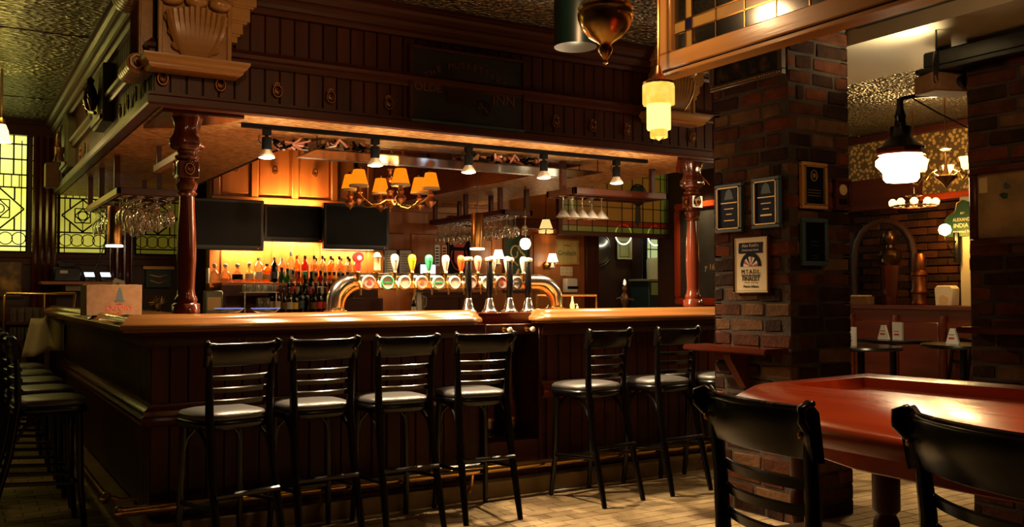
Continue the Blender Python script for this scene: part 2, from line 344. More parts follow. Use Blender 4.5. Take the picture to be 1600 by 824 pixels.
# ------------------------------------------------------------------ wall behind the back bar, with raised panels
BW = 9.4
bw = struct('wall_bar', MB().box(2.2, BW, 0, 6.95, BW+.15, CEIL), 'orange_z', sm=False)
ros_mb = MB()
def rosette_mb():
    p = MB(); p.tube([(.026*math.cos(2*PI*i/14), -.006, .034*math.sin(2*PI*i/14)) for i in range(14)], .006, 6, closed=True)
    p.lathe([(.0, -.012), (.010, -.010), (.016, -.002), (.016, 0)], 10, (0, 0, -.004), ax='y')
    for i in range(5):
        a = R(90+(i-2)*26); p.tube([(.022*math.cos(a), -.006, .028*math.sin(a)+.012), (.03*math.cos(a), -.006, .036*math.sin(a)+.016)], .005, 5)
    for s in (-1, 1): p.tube([(0, -.01, -.018), (s*.014, -.01, -.008), (s*.012, -.01, .01)], .004, 5)
    return p
ROS = rosette_mb().build('rosette', 'rosette_brass', bw, loc=(2.98, BW-.035, 2.58))
xs = [2.22, 2.60, 3.02, 3.45, 3.86, 4.27, 4.68, 5.1, 5.5]
for i in range(len(xs)-1):
    a, b = xs[i], xs[i+1]
    MB().box(a, BW-.035, 2.31, a+.07, BW, CEIL).build('stile', 'orange_z', bw, bev=.006)
    MB().box(a+.09, BW-.014, 2.35, b-.02, BW, CEIL-.05).build('raised_panel', 'orange_z', bw, bev=.01)
    if i: inst(ROS, ((a+b)/2+.03, BW-.03, 2.60), bw)
ROS.location = ((xs[0]+xs[1])/2+.03, BW-.03, 2.6)
MB().box(2.2, BW-.045, 2.24, 5.5, BW, 2.32).build('rail_board', 'orange_x', bw, bev=.008)
for a in (2.3, 2.82, 3.34, 3.86, 4.38): MB().box(a, BW-.02, 1.48, a+.44, BW, 2.0).build('raised_panel', 'orange_z', bw, bev=.012)
for a in (4.9, 5.42, 6.0, 6.45): MB().box(a, BW-.012, 1.1, a+.38, BW, 2.05).build('raised_panel', 'orange_z', bw, bev=.01)
MB().box(4.85, BW-.05, 2.1, 6.95, BW, 2.22).build('rail_board', 'canopy_x', bw, bev=.01)
MB().box(6.75, BW-.06, 0, 6.95, BW, CEIL).build('end_post', 'mahog_z', bw, bev=.01)
# inner partition on the right with the chalkboard
wp = struct('wall_partition', MB().box(7.6, 7.35, 0, 7.75, 9.0, CEIL), 'wall_dark', sm=False)
# ------------------------------------------------------------------ brick pillars
def brick_pillar(name, x0, y0, x1, y1, faces, seed, zmax=CEIL):
    rnd = random.Random(seed); MO = .012; BH = .092
    P = tag(MB().box(x0+.006, y0+.006, 0, x1-.006, y1-.006, zmax).build(name, 'mortar', sm=False), kind='structure')
    src = {}; rest_ = MB(); z = 0; row = 0; cnt = 0
    while z < zmax-.04:
        h = min(BH-MO, zmax-z)
        def lay(face, a, b, off):
            nonlocal cnt
            L_ = rnd.choice((.24, .27, .30, .20)); t = a; first = True
            while t < b-.01:
                e = min(b, t+(L_-off if first else L_)); first = False
                if b-e < .06: e = b
                ln = e-t-MO
                if face == 'x': bx = (x0, t+MO/2, z, x0+.06, e-MO/2, z+h)
                elif face == 'y': bx = (t+MO/2, y0, z, e-MO/2, y0+.06, z+h)
                elif face == 'X': bx = (x1-.06, t+MO/2, z, x1, e-MO/2, z+h)
                else: bx = (t+MO/2, y1-.06, z, e-MO/2, y1, z+h)
                if face in faces and cnt < 300:
                    k = rnd.choices((0, 1, 2, 3), (4, 4, 2.2, 2.2))[0]; key = (face in 'xX', round(ln*50), k, rnd.randrange(2), round(h, 2))
                    cx_, cy_, cz_ = (bx[0]+bx[3])/2, (bx[1]+bx[4])/2, (bx[2]+bx[5])/2
                    pr_ = rnd.uniform(-.004, .003); dx = pr_ if face == 'x' else 0; dy = pr_ if face == 'y' else 0
                    if key not in src:
                        s = MB().box(bx[0]-cx_, bx[1]-cy_, bx[2]-cz_, bx[3]-cx_, bx[4]-cy_, bx[5]-cz_)
                        s.v = [(p[0]+rnd.uniform(-.004, .004), p[1]+rnd.uniform(-.004, .004), p[2]+rnd.uniform(-.006, .006)) for p in s.v]
                        src[key] = s.build('brick', 'brick%d' % k, P, (cx_+dx, cy_+dy, cz_), bev=.009)
                    else: inst(src[key], (cx_+dx, cy_+dy, cz_), P)
                    cnt += 1
                else: rest_.box(*bx)
                t = e
        if row % 2: lay('x', y0, y1, 0); lay('y', x0+.062, x1, .12); lay('X', y0, y1, 0); lay('Y', x0, x1-.062, .1)
        else: lay('x', y0+.062, y1, .12); lay('y', x0, x1, 0); lay('X', y0, y1-.06, .1); lay('Y', x0, x1, 0)
        z += BH; row += 1
    tag(rest_.build('brickwork', 'brick1', P, sm=False), kind='stuff')
    return P
PX, PY = 4.18, 3.77
brick_pillar('pillar_1', PX, PY, 4.71, 4.40, 'xy', 3)
brick_pillar('pillar_2', 5.27, 2.2, 5.85, 3.36, 'xY', 5)
# pressed ceiling beam between the pillars
struct('trim_1', MB().box(4.72, -.5, 2.86, 5.62, 5.0, CEIL), 'plaster', sm=False)
struct('trim_2', MB().box(4.30, -.5, 2.95, 4.72, 3.7, CEIL), 'black_plastic', sm=False)
# ------------------------------------------------------------------ far wall of the right hand room: paper frieze, brick, arch
FX = 8.85
frz = MB().box(FX, 5.0, 2.36, 9.0, 8.0, CEIL-.06)
tag(frz.build('wallpaper_frieze', 'paper_gold', wr, sm=False))
MB().box(FX-.05, 5.0, 2.30, 9.0, 8.0, 2.37).build('picture_rail', 'cherry_y', wr, bev=.01)
MB().box(FX-.06, 5.0, CEIL-.08, 9.0, 8.0, CEIL).build('cornice', 'canopy_y', wr, bev=.01)
rnd = random.Random(4); z = 1.2; row = 0; n = 0; bsrc = [MB().box(-.03, -.11, -.035, .03, .11, .035).build('brick', 'brick%d' % (0 if i else 1), wr, (FX, 5.8, 1.25), bev=.004) for i in range(2)]
while z < 2.28:
    y = 5.62+(.115 if row % 2 else 0)
    while y < 6.9:
        inst(bsrc[rnd.randrange(2)], (FX-.005, y, z+.035), wr); y += .232; n += 1
    z += .083; row += 1
a = [(7.0, 0), (7.0, 1.75)]+[(6.62+.38*math.cos(t*PI/8), 1.75+.38*math.sin(t*PI/8)) for t in range(9)]+[(6.24, 0)]
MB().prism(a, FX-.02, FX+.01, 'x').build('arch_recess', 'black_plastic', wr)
MB().tube([(FX-.03, p[0], p[1]) for p in a], .035, 8).build('arch_surround', 'wall_dark', wr)
MB().box(FX-.20, 6.15, 2.24, FX, 8.0, 2.58).build('dark_bulkhead', 'mahog_y', wr)
MB().box(FX-.12, 5.42, 0, FX, 5.66, 2.30).build('plaster_pilaster', 'plaster', wr, bev=.01)
MB().box(FX-.08, 5.0, 0, FX, 5.40, 2.30).build('panelled_board', 'wall_dark', wr, bev=.01)
# ================================================================== CANOPY OVER THE BAR
ZB = 2.365; FY = 5.21; FXL = .92; FXR = 5.27; OY = 6.0; OXL = 1.97; OXR = 4.30
can = thing('bar_canopy', 'dark panelled timber canopy boxed in above the whole bar, with pressed gold soffit', 'canopy', (FXL, FY, ZB))
def cw(mb, n, m, **k): return mb.build(n, m, can, world=True, **k)
# cores
cw(MB().box(FXL+.03, FY+.03, ZB, FXR, OY, CEIL), 'core', 'mahog_x', sm=False)
cw(MB().box(FXL+.03, OY, ZB, OXL, FAR, CEIL), 'core', 'canopy_y', sm=False)
cw(MB().box(OXR, OY, ZB, FXR, BW, CEIL), 'core', 'canopy_y', sm=False)
# soffit sheets of stamped metal
SF = []
for a in ((FXL+.05, FY+.05, FXR-.03, OY-.01), (FXL+.05, OY-.01, OXL-.01, FAR), (OXR+.01, OY-.01, FXR-.03, BW)):
    SF.append(cw(MB().box(a[0], a[1], ZB-.008, a[2], a[3], ZB-.001), 'soffit_sheet', 'tin_gold', sm=False))
def profile_mold(n, m, prof, path): return cw(MB().sweep([(-o, z) for o, z in prof], path), n, m)
PATH = [(FXL, FAR-.1), (FXL, FY), (FXR, FY)]     # travel so that the outside is on the right hand -> mirrored in profile_mold
def outer(n, m, prof):
    # straight lengths so that the grain follows each side
    k = MB().sweep([(o, z) for o, z in prof], PATH); return cw(k, n, m, ang=14)
outer('bottom_rail', 'canopy_x', [(-.03, ZB-.012), (.03, ZB-.012), (.036, ZB), (.036, ZB+.035), (.024, ZB+.045), (.024, ZB+.06), (-.03, ZB+.06)])
outer('belt_moulding', 'canopy_x', [(-.03, 2.62), (.02, 2.62), (.028, 2.635), (.028, 2.65), (.045, 2.66), (.05, 2.68), (.03, 2.695), (.02, 2.71), (-.03, 2.71)])
outer('crown_moulding', 'canopy_x', [(-.03, 2.93), (.02, 2.93), (.032, 2.95), (.032, 2.962), (.045, 2.964), (.052, 2.985), (.066, 3.005), (.066, 3.017), (.08, 3.02), (.09, 3.045), (.108, 3.062), (.108, 3.075), (.125, 3.077), (.125, CEIL), (-.03, CEIL)])
# matchboard planks
PWD = .086
ps = MB().box(-PWD/2+.003, 0, 0, PWD/2-.003, .022, .205).build('plank', 'canopy_z', can, bev=.004)
pt = MB().box(-PWD/2+.003, 0, 0, PWD/2-.003, .022, .225).build('plank', 'canopy_z', can, bev=.004)
qs = MB().box(0, -PWD/2+.003, 0, .022, PWD/2-.003, .205).build('plank', 'canopy_z', can, bev=.004)
qt = MB().box(0, -PWD/2+.003, 0, .022, PWD/2-.003, .225).build('plank', 'canopy_z', can, bev=.004)
x = FXL+PWD/2; first = True
while x < FXR:
    for s, z in ((ps, 2.42), (pt, 2.705)):
        if first: s.location = Vector((x, FY+.01, z))-can.location
        else: inst(s, (x, FY+.01, z), can, world=True)
    x += PWD; first = False
y = FY+PWD/2+.02; first = True
while y < FAR-.1:
    for s, z in ((qs, 2.42), (qt, 2.705)):
        if first: s.location = Vector((FXL+.01, y, z))-can.location
        else: inst(s, (FXL+.01, y, z), can, world=True)
    y += PWD; first = False
# rosettes
for x in (.965, 1.27, 1.59, 1.91, 2.28, 3.51, 3.82, 4.12, 4.44, 4.74): inst(ROS, (x, FY-.002, 2.50), can, world=True)
for y in (5.45, 5.72, 6.0, 6.3, 8.1, 8.4): inst(ROS, (FXL-.002, y, 2.50), can, rot=(0, 0, -PI/2), world=True)
# wooden corner boards on the soffit round the posts
for pl in ([(FXL+.06, FY+.06), (FXL+.50, FY+.06), (FXL+.42, FY+.30), (FXL+.2, FY+.56), (FXL+.06, FY+.66)], [(FXR-.06, FY+.06), (FXR-.06, FY+.66), (FXR-.2, FY+.56), (FXR-.42, FY+.30), (FXR-.62, FY+.06)]):
    cw(MB().prism(pl, ZB-.03, ZB-.008), 'corner_board', 'post_x')
# inner faces of the opening
cw(MB().box(OXR-.02, OY, ZB-.012, OXR, BW, ZB+.28), 'inner_board', 'post_y', bev=.004)
cw(MB().box(OXL, OY, ZB-.012, OXL+.02, BW, ZB+.28), 'inner_board', 'canopy_y', bev=.004)
cw(MB().box(OXL, OY, ZB-.012, OXR, OY+.02, ZB+.28), 'inner_board', 'canopy_x', bev=.004)
# ------------------------------------------------------------------ corbels
def corbel(loc, label):
    T = thing('carved_corbel', label, 'corbel', loc)
    W_ = .40; D = .10       # width, projection of the block in front of the planks
    mo = 'oak_x'
    p = MB().sweep([(0, 0), (.03, 0), (.045, .012), (.045, .022), (.06, .035), (.075, .055), (.075, .07), (0, .07)], [(-W_/2-.0, .0), (-W_/2, -D), (W_/2, -D), (W_/2, 0)])
    p.box(-W_/2, -D, 0, W_/2, 0, .07); p.v = [(a, b, c) for a, b, c in p.v]
    p.build('base_moulding', mo, T)
    MB().prism([(-W_/2+.02, .07), (W_/2-.02, .07), (W_/2-.02, .40), (-W_/2+.02, .40)], -D+.02, 0, 'y').build('block', mo, T, bev=.004)
    for s in (-1, 1):
        MB().box(s*(W_/2-.02)-.012, -D+.004, .07, s*(W_/2-.02)+.012, -D+.03, .40).build('edge_fillet', mo, T, bev=.004)
    # acanthus leaf
    q = MB()
    for i in range(-5, 6):
        a = i/5; L_ = .28-.04*abs(a); n = 9; pts = []; rad = []
        for k in range(n):
            t = k/(n-1); x_ = a*(.055+.09*t**1.2)+.02*math.sin(t*PI)*a; z_ = .075+L_*t; y_ = -D+.010-.022*math.sin(t*PI*.9)-.03*t**3
            pts.append((x_, y_, z_)); rad.append(.010+.012*math.sin(min(1, t*1.1)*PI*.8))
        q.tube(pts, rad, 6)
    for s in (-1, 1):
        for zc, xr in ((.12, .085), (.19, .105), (.265, .125)):
            pts = []; rad = []
            for k in range(9):
                t = k/8; an = PI*(1.1*t); pts.append((s*(xr+.032*math.sin(an)), -D+.008-.014*math.sin(t*PI), zc+.032*(1-math.cos(an))*.6)); rad.append(.014-.008*t)
            q.tube(pts, rad, 6)
    q.build('acanthus_leaf', mo, T)
    # egg scroll along the top
    e = MB()
    for i in range(3):
        xc = -W_/2+.075+i*.125
        e.lathe([(.0, -.062), (.020, -.055), (.036, -.03), (.040, 0), (.034, .03), (.018, .055), (0, .062)], 12, (xc, -D-.012, .385), ax='x')
    e.box(-W_/2+.0, -D+.0, .40, W_/2, 0, .435); e.build('egg_scroll', mo, T)
    # side returns, stepped mouldings that run to the wall on the right
    r = MB()
    for k, (z0, z1, pj) in enumerate([(.20, .235, .03), (.235, .25, .045), (.25, .31, .06), (.31, .325, .085), (.325, .40, .10), (.40, .415, .12), (.415, .50, .135)]):
        r.box(W_/2-.01, -D+.03, z0, W_/2+pj, 0, z1)
    r.build('stepped_return', mo, T, bev=.003)
    u = MB(); u.box(-W_/2-.02, -D-.03, .435, W_/2+.02, 0, .56); u.build('top_block', mo, T, bev=.006)
    return T
corbel((1.115, FY, 2.53), 'large carved oak corbel with acanthus leaf on the front left corner of the canopy')
corbel((4.50, FY, 2.57), 'carved oak corbel at the right end of the canopy front, behind the amber deco lamp')
# side console on the left face next to the corner
T = thing('carved_side_console', 'fluted scroll console on the left side of the canopy beside the corner corbel', 'corbel', (FXL, 5.40, 2.53))
p = MB(); p.box(-.06, -.15, .0, 0, .15, .46)
for i in range(7): p.lathe([(.010, .02), (.010, .44)], 6, (-.062, -.13+i*.043, 0))
p.build('fluted_back', 'oak_y', T)
for z, r_ in ((.05, .055), (.47, .08)):
    q = MB()
    for i in range(6): q.lathe([(r_*.8, -.15+i*.05), (r_, -.145+i*.05), (r_, -.108+i*.05), (r_*.8, -.10+i*.05)], 16, (-.05-r_*.5, 0, z), ax='y')
    q.build('scroll', 'oak_y', T)
    MB().tube([(-.05-r_*.5+r_*(1-t/14)*.9*math.cos(t*.9), -.16, z+r_*(1-t/14)*.9*math.sin(t*.9)) for t in range(13)], .008, 6).build('volute', 'oak_y', T)
# plaques with ornaments on the left face
def side_plaque(y, w_, h, z, label, kind):
    T = thing('mounted_plaque', label, 'plaque', (FXL-.03, y, z), -PI/2)
    if kind == 'square': b = MB().box(-w_/2, -.03, 0, w_/2, .05, h)
    else: b = MB().prism([(-w_/2, 0), (w_/2, 0), (w_/2, h*.75)]+[(w_/2*math.cos(a*PI/10), h*.75+h*.25*math.sin(a*PI/10)) for a in range(1, 10)]+[(-w_/2, h*.75)], -.03, .05, 'y')
    b.build('board', 'green_board' if 'green_board' in MT else mat('green_board', (.10, .10, .045), .4, col2=(.16, .15, .07), sc_=5).name, T, bev=.008)
    MB().box(-w_/2+.02, -.045, .02, w_/2-.02, -.028, .05).build('lower_trim', 'canopy_x', T)
    q = MB(); 
    if kind == 'square':   # bronze eagle-like ornament: body, wings, branch
        q.lathe([(.0, -.11), (.035, -.08), (.05, -.02), (.038, .05), (.02, .09), (.026, .12), (0, .15)], 12, (0, -.075, h*.5))
        for s in (-1, 1):
            for k in range(4): q.tube([(s*.02, -.07, h*.5+.03-k*.02), (s*(.09+.01*k), -.095, h*.5+.07-k*.035), (s*(.14-.015*k), -.08, h*.5-.02-k*.03)], [.018, .016, .006], 6)
        q.tube([(-.12, -.06, h*.5-.12), (0, -.08, h*.5-.10), (.13, -.06, h*.5-.13)], .014, 6)
    else:                  # gilt hunting horn and cords
        q.tube([(.0+.07*math.cos(t*.5)*(1-t*.03), -.07, h*.45+.10*math.sin(t*.5)) for t in range(13)], [.01+.0025*t for t in range(13)], 8)
        q.lathe([(.045, 0), (.035, .05), (.018, .11)], 10, (.03, -.07, .07))
        for k in range(3): q.tube([(-.03+k*.03, -.05, h*.8), (-.05+k*.04, -.08, h*.5), (-.02+k*.03, -.06, h*.18)], .006, 5)
    q.build('ornament', 'old_brass' if kind != 'square' else 'dark_bronze' if 'dark_bronze' in MT else mat('dark_bronze', (.09, .045, .02), .3, .9).name, T)
side_plaque(6.95, .50, .40, 2.50, 'square mounted plaque with dark bronze figure on the left side of the canopy', 'square')
side_plaque(9.15, .50, .50, 2.45, 'arched mounted plaque with gilt horn far down the left side of the canopy', 'arch')
T = thing('box_speaker', 'small tan box loudspeaker at the far end of the canopy by the yellow windows', 'speaker', (.84, 10.0, 2.37))
MB().box(-.06, -.08, 0, .06, .08, .24).build('case', 'cardboard', T, bev=.006); MB().box(-.065, -.07, .01, -.058, .07, .23).build('grille', 'tan_enamel', T)
# sign on the canopy front
T = thing('inn_sign', 'dark inn sign board with faint gold lettering on the canopy front', 'sign', (2.825, FY-.005, 2.425))
MB().box(-.40, -.02, 0, .40, .03, .44).build('board', 'sign_dark' if 'sign_dark' in MT else mat('sign_dark', (.010, .007, .004), .35, col2=(.03, .018, .008), sc_=5).name, T)
p = MB()
for a in ((-.42, -.035, -.02, .42, .03, .0), (-.42, -.035, .44, .42, .03, .46), (-.42, -.035, 0, -.40, .03, .44), (.40, -.035, 0, .42, .03, .44)): p.box(*a)
p.build('frame', 'mahog_x', T, bev=.004); MB().box(-.41, -.04, -.022, .41, -.03, -.006).build('lower_edge', 'bluegrey', T)
word = 'THE MUSKETEERS'
mat('sign_gold', (.16, .045, .012), .5)
for i, ch in enumerate(word):
    if ch == ' ': continue
    t = (i-(len(word)-1)/2)/(len(word)-1); 
    text(ch, T, (-.02+.56*t, -.024, .365-.36*t*t), .058, 'sign_gold', tilt=t*.75)
text('OLDE', T, (-.29, -.024, .20), .075, 'sign_gold'); text('INN', T, (.26, -.024, .17), .095, 'sign_gold')
p = MB(); p.tube([(.11+.05*math.cos(2*PI*i/16), -.024, .11+.05*math.sin(2*PI*i/16)) for i in range(16)], .004, 5, closed=True)
for i in range(4): a = i*PI/4; p.tube([(.11-.05*math.cos(a), -.024, .11-.05*math.sin(a)), (.11+.05*math.cos(a), -.024, .11+.05*math.sin(a))], .0025, 4)
p.box(-.16, -.026, .12, .05, -.02, .20); p.box(-.20, -.026, .20, .10, -.02, .212); p.build('painted_coach', 'dark_bronze', T)
# ------------------------------------------------------------------ turned posts carrying the canopy
def post(x, y, label):
    T = thing('turned_post', label, 'post', (x, y, 1.232))
    MB().lathe([(.075, 0), (.075, .05), (.058, .06), (.062, .08), (.05, .10), (.046, .14), (.052, .30), (.050, .46), (.042, .60), (.040, .66)], 20, lobes=10, amp=.035).build('shaft', 'post_z', T, ang=60)
    MB().lathe([(.040, .66), (.058, .675), (.044, .69), (.052, .70), (.060, .73), (.042, .75), (.045, .76)], 20).build('turned_collar', 'post_z', T)
    MB().cb(0, 0, .81, .115, .115, .10).build('square_block', 'post_z', T, bev=.006)
    r = inst(ROS, (0, -.062, .81), T); r.scale = (.9, 1, .9); r = inst(ROS, (-.062, 0, .81), T, rot=(0, 0, -PI/2)); r.scale = (.9, 1, .9)
    MB().lathe([(.045, .86), (.062, .87), (.068, .885), (.048, .90), (.056, .915)], 20).build('turned_ring', 'post_z', T)
    MB().lathe([(.045, .91), (.078, .925), (.092, .95), (.088, .98), (.070, 1.01), (.064, 1.04), (.074, 1.09), (.090, 1.12), (.092, 1.133)], 24, lobes=6, amp=.09).build('acanthus_capital', 'post_z', T, ang=70)
    return T
post(1.14, 5.42, 'turned mahogany post at the left corner of the bar')
post(4.93, 5.42, 'turned mahogany post at the right end of the bar beside the brick pillar')
# ================================================================== THE BAR COUNTER
RY = 5.19; BY = 5.39; BX = .95; RX = .76
bar = thing('bar_counter', 'dark matchboarded bar counter turning the corner, with belt moulding', 'bar', (BX, BY, 0))
def bb(mb, n, m, **k): return mb.build(n, m, bar, world=True, **k)
bb(MB().box(BX+.02, BY+.02, 0, 3.03, BY+.42, 1.13), 'carcass', 'mahog_x', sm=False)
bb(MB().box(BX+.02, BY+.42, 0, BX+.44, 9.75, 1.13), 'carcass', 'mahog_y', sm=False)
bb(MB().box(3.50, BY+.02, 0, 5.4, BY+.42, 1.13), 'carcass', 'mahog_x', sm=False)
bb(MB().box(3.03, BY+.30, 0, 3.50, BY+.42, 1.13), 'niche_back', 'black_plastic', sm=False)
bb(MB().box(3.03, BY+.0, 1.06, 3.50, BY+.42, 1.13), 'niche_header', 'mahog_x', bev=.004)
bb(MB().box(3.03, BY+.0, 0, 3.50, BY+.42, .34), 'niche_base', 'mahog_x', bev=.004)
for x in (3.03, 3.48): bb(MB().box(x, BY-.012, .0, x+.03, BY+.03, 1.13), 'niche_stile', 'mahog_z', bev=.004)
def bplank(src, z0, h, ax):
    return src
for z0, h in ((.12, .50), (.72, .41)):
    a = MB().box(-.047, 0, 0, .047, .022, h).build('plank', 'mahog_z', bar, bev=.004); b = MB().box(0, -.047, 0, .022, .047, h).build('plank', 'mahog_z', bar, bev=.004)
    x = BX+.05; f_ = True
    while x < 5.35:
        if not (2.99 < x < 3.54):
            if f_: a.location = Vector((x, BY, z0))-bar.location; f_ = False
            else: inst(a, (x, BY, z0), bar, world=True)
        x += .1
    y = BY+.05; f_ = True
    while y < 9.72:
        if f_: b.location = Vector((BX, y, z0))-bar.location; f_ = False
        else: inst(b, (BX, y, z0), bar, world=True)
        y += .1
BM = [(-.02, .61), (.012, .61), (.02, .62), (.05, .625), (.062, .65), (.058, .665), (.04, .675), (.045, .70), (.02, .715), (.012, .735), (-.02, .735)]
for seg in ([(BX, 9.75), (BX, BY), (3.03, BY)], [(3.50, BY), (5.4, BY)]): bb(MB().sweep(BM, seg), 'belt_moulding', 'post_x')
TR = [(-.02, 1.05), (.015, 1.05), (.03, 1.08), (.03, 1.10), (.06, 1.12), (.06, 1.135), (-.02, 1.135)]
for seg in ([(BX, 9.75), (BX, BY), (3.03, BY)], [(3.50, BY), (5.4, BY)]): bb(MB().sweep(TR, seg), 'cornice_moulding', 'mahog_x')
for seg in ([(BX, 9.75), (BX, BY), (5.4, BY)],): bb(MB().sweep([(-.02, 0), (.10, 0), (.10, .085), (.09, .10), (-.02, .10)], seg), 'plinth_step', 'plinth' if 'plinth' in MT else mat('plinth', (.20, .13, .05), .35, col2=(.28, .18, .07), sc_=6).name)
# rosettes and a coat hook on the bar front
for x in (1.9, 2.55, 4.1): inst(ROS, (x, BY-.003, .98), bar, world=True)
T = thing('coat_hook', 'small brass double coat hook on the bar front under the counter edge', 'hook', (1.44, BY-.005, 1.06))
p = MB(); p.box(-.02, -.006, -.02, .02, 0, .03)
for s in (-1, 1): p.tube([(s*.008, -.005, .01), (s*.012, -.03, 0), (s*.018, -.04, .012), (s*.02, -.035, .025)], .004, 6)
p.build('hook_body', 'brass', T)
# worktops with rolled armrest edge
RP = [(0, 1.155), (.0, 1.172), (.008, 1.182), (.022, 1.19), (.03, 1.205), (.05, 1.224), (.075, 1.232), (.105, 1.228), (.13, 1.215), (.15, 1.205), (.16, 1.195), (.16, 1.137), (.02, 1.137), (.02, 1.150)]
RPo = [(-o, z) for o, z in RP]     # out is negative = towards the bar
def worktop(label, loc): return thing('bar_worktop', label, 'worktop', loc)
wt = worktop('long glossy oak bar top with rolled armrest edge wrapping the left corner', (RX, RY, 1.137))
MB().sweep(RPo, [(RX, 9.75), (RX, RY), (2.86, RY), (2.97, RY+.08), (3.02, RY+.2)]).build('armrest_edge', 'rail_x', wt, world=True, ang=50)
MB().prism([(RX+.14, RY+.14), (2.90, RY+.14), (3.0, RY+.25), (3.02, 5.86), (RX+.66, 5.86), (RX+.66, 9.75), (RX+.14, 9.75)], 1.137, 1.20).build('counter_board', 'rail_x', wt, world=True)
wt2 = worktop('shorter oak bar top with rolled edge, right of the hand pumps', (3.37, RY, 1.137))
MB().sweep(RPo, [(3.45, RY+.3), (3.37, RY+.10), (3.46, RY), (5.45, RY)]).build('armrest_edge', 'rail_x', wt2, world=True, ang=50)
MB().prism([(3.52, RY+.14), (5.45, RY+.14), (5.45, 5.86), (3.52, 5.86)], 1.137, 1.20).build('counter_board', 'rail_x', wt2, world=True)
wt3 = worktop('raised red mahogany shelf that carries the four hand pumps', (3.04, 5.42, 1.13))
MB().box(0, 0, 0, .72, .38, .05).build('shelf_board', 'post_x', wt3, bev=.01, seg=2)
MB().box(.0, .03, .05, .70, .36, .075).build('shelf_top', 'post_x', wt3, bev=.008, seg=2)
# taps and pump cylinders in the niche
for k, x in enumerate((3.20, 3.38)):
    T = thing('bar_front_tap', ('left' if k == 0 else 'right')+' brass tap with cream knob above the dark niche of the bar', 'tap', (x, BY+.0, 1.095))
    p = MB(); p.lathe([(.018, 0), (.018, -.012), (.009, -.015), (.009, -.05), (.014, -.055), (.014, -.07)], 10, ax='y'); p.build('tap_body', 'brass', T)
    MB().lathe([(.0, -.108), (.014, -.103), (.019, -.09), (.014, -.075), (.009, -.07)], 12, ax='y').build('knob', 'cream', T)
    T = thing('pump_cylinder', ('left' if k == 0 else 'right')+' turned wooden pump cylinder in the dark niche of the bar front', 'pump', (x-.03 if k == 0 else x-.03, BY+.16, .345))
    MB().lathe([(.05, 0), (.05, .02), (.03, .04), (.045, .08), (.045, .22), (.03, .25), (.022, .30), (.03, .33), (.018, .36), (.014, .55), (.02, .57), (.012, .60), (.012, .66)], 14).build('cylinder_body', 'post_z', T)
    MB().lathe([(.052, .12), (.052, .14)], 14).build('band', 'old_brass', T)
# foot rail
T = thing('foot_rail', 'brass foot rail along the base of the bar front', 'rail', (.78, 5.24, 0))
MB().tube([(0, 0, .2), (4.5, 0, .2)], .026, 12).build('rail_tube', 'brass', T); 
MB().lathe([(.026, -.03), (.034, -.02), (.034, .0), (.026, .01)], 12, (0, 0, .2), ax='x').build('end_cap', 'brass', T)
MB().tube([(-.02, .45, .2), (-.02, 4.4, .2)], .024, 10).build('rail_tube', 'old_brass', T); MB().lathe([(.0, -.045), (.03, -.035), (.036, -.01), (.026, .02)], 12, (-.02, .43, .2), ax='y').build('end_ball', 'brass', T)
for x in (.12, 1.1, 2.1, 3.1, 4.1): MB().tube([(x, 0, .2), (x, .02, .10), (x, .05, .06)], .012, 6).build('bracket', 'brass', T)
MB().tube([(-.02, .5, .2), (.08, .5, .16), (.17, .5, .16)], .012, 6).build('bracket', 'brass', T)
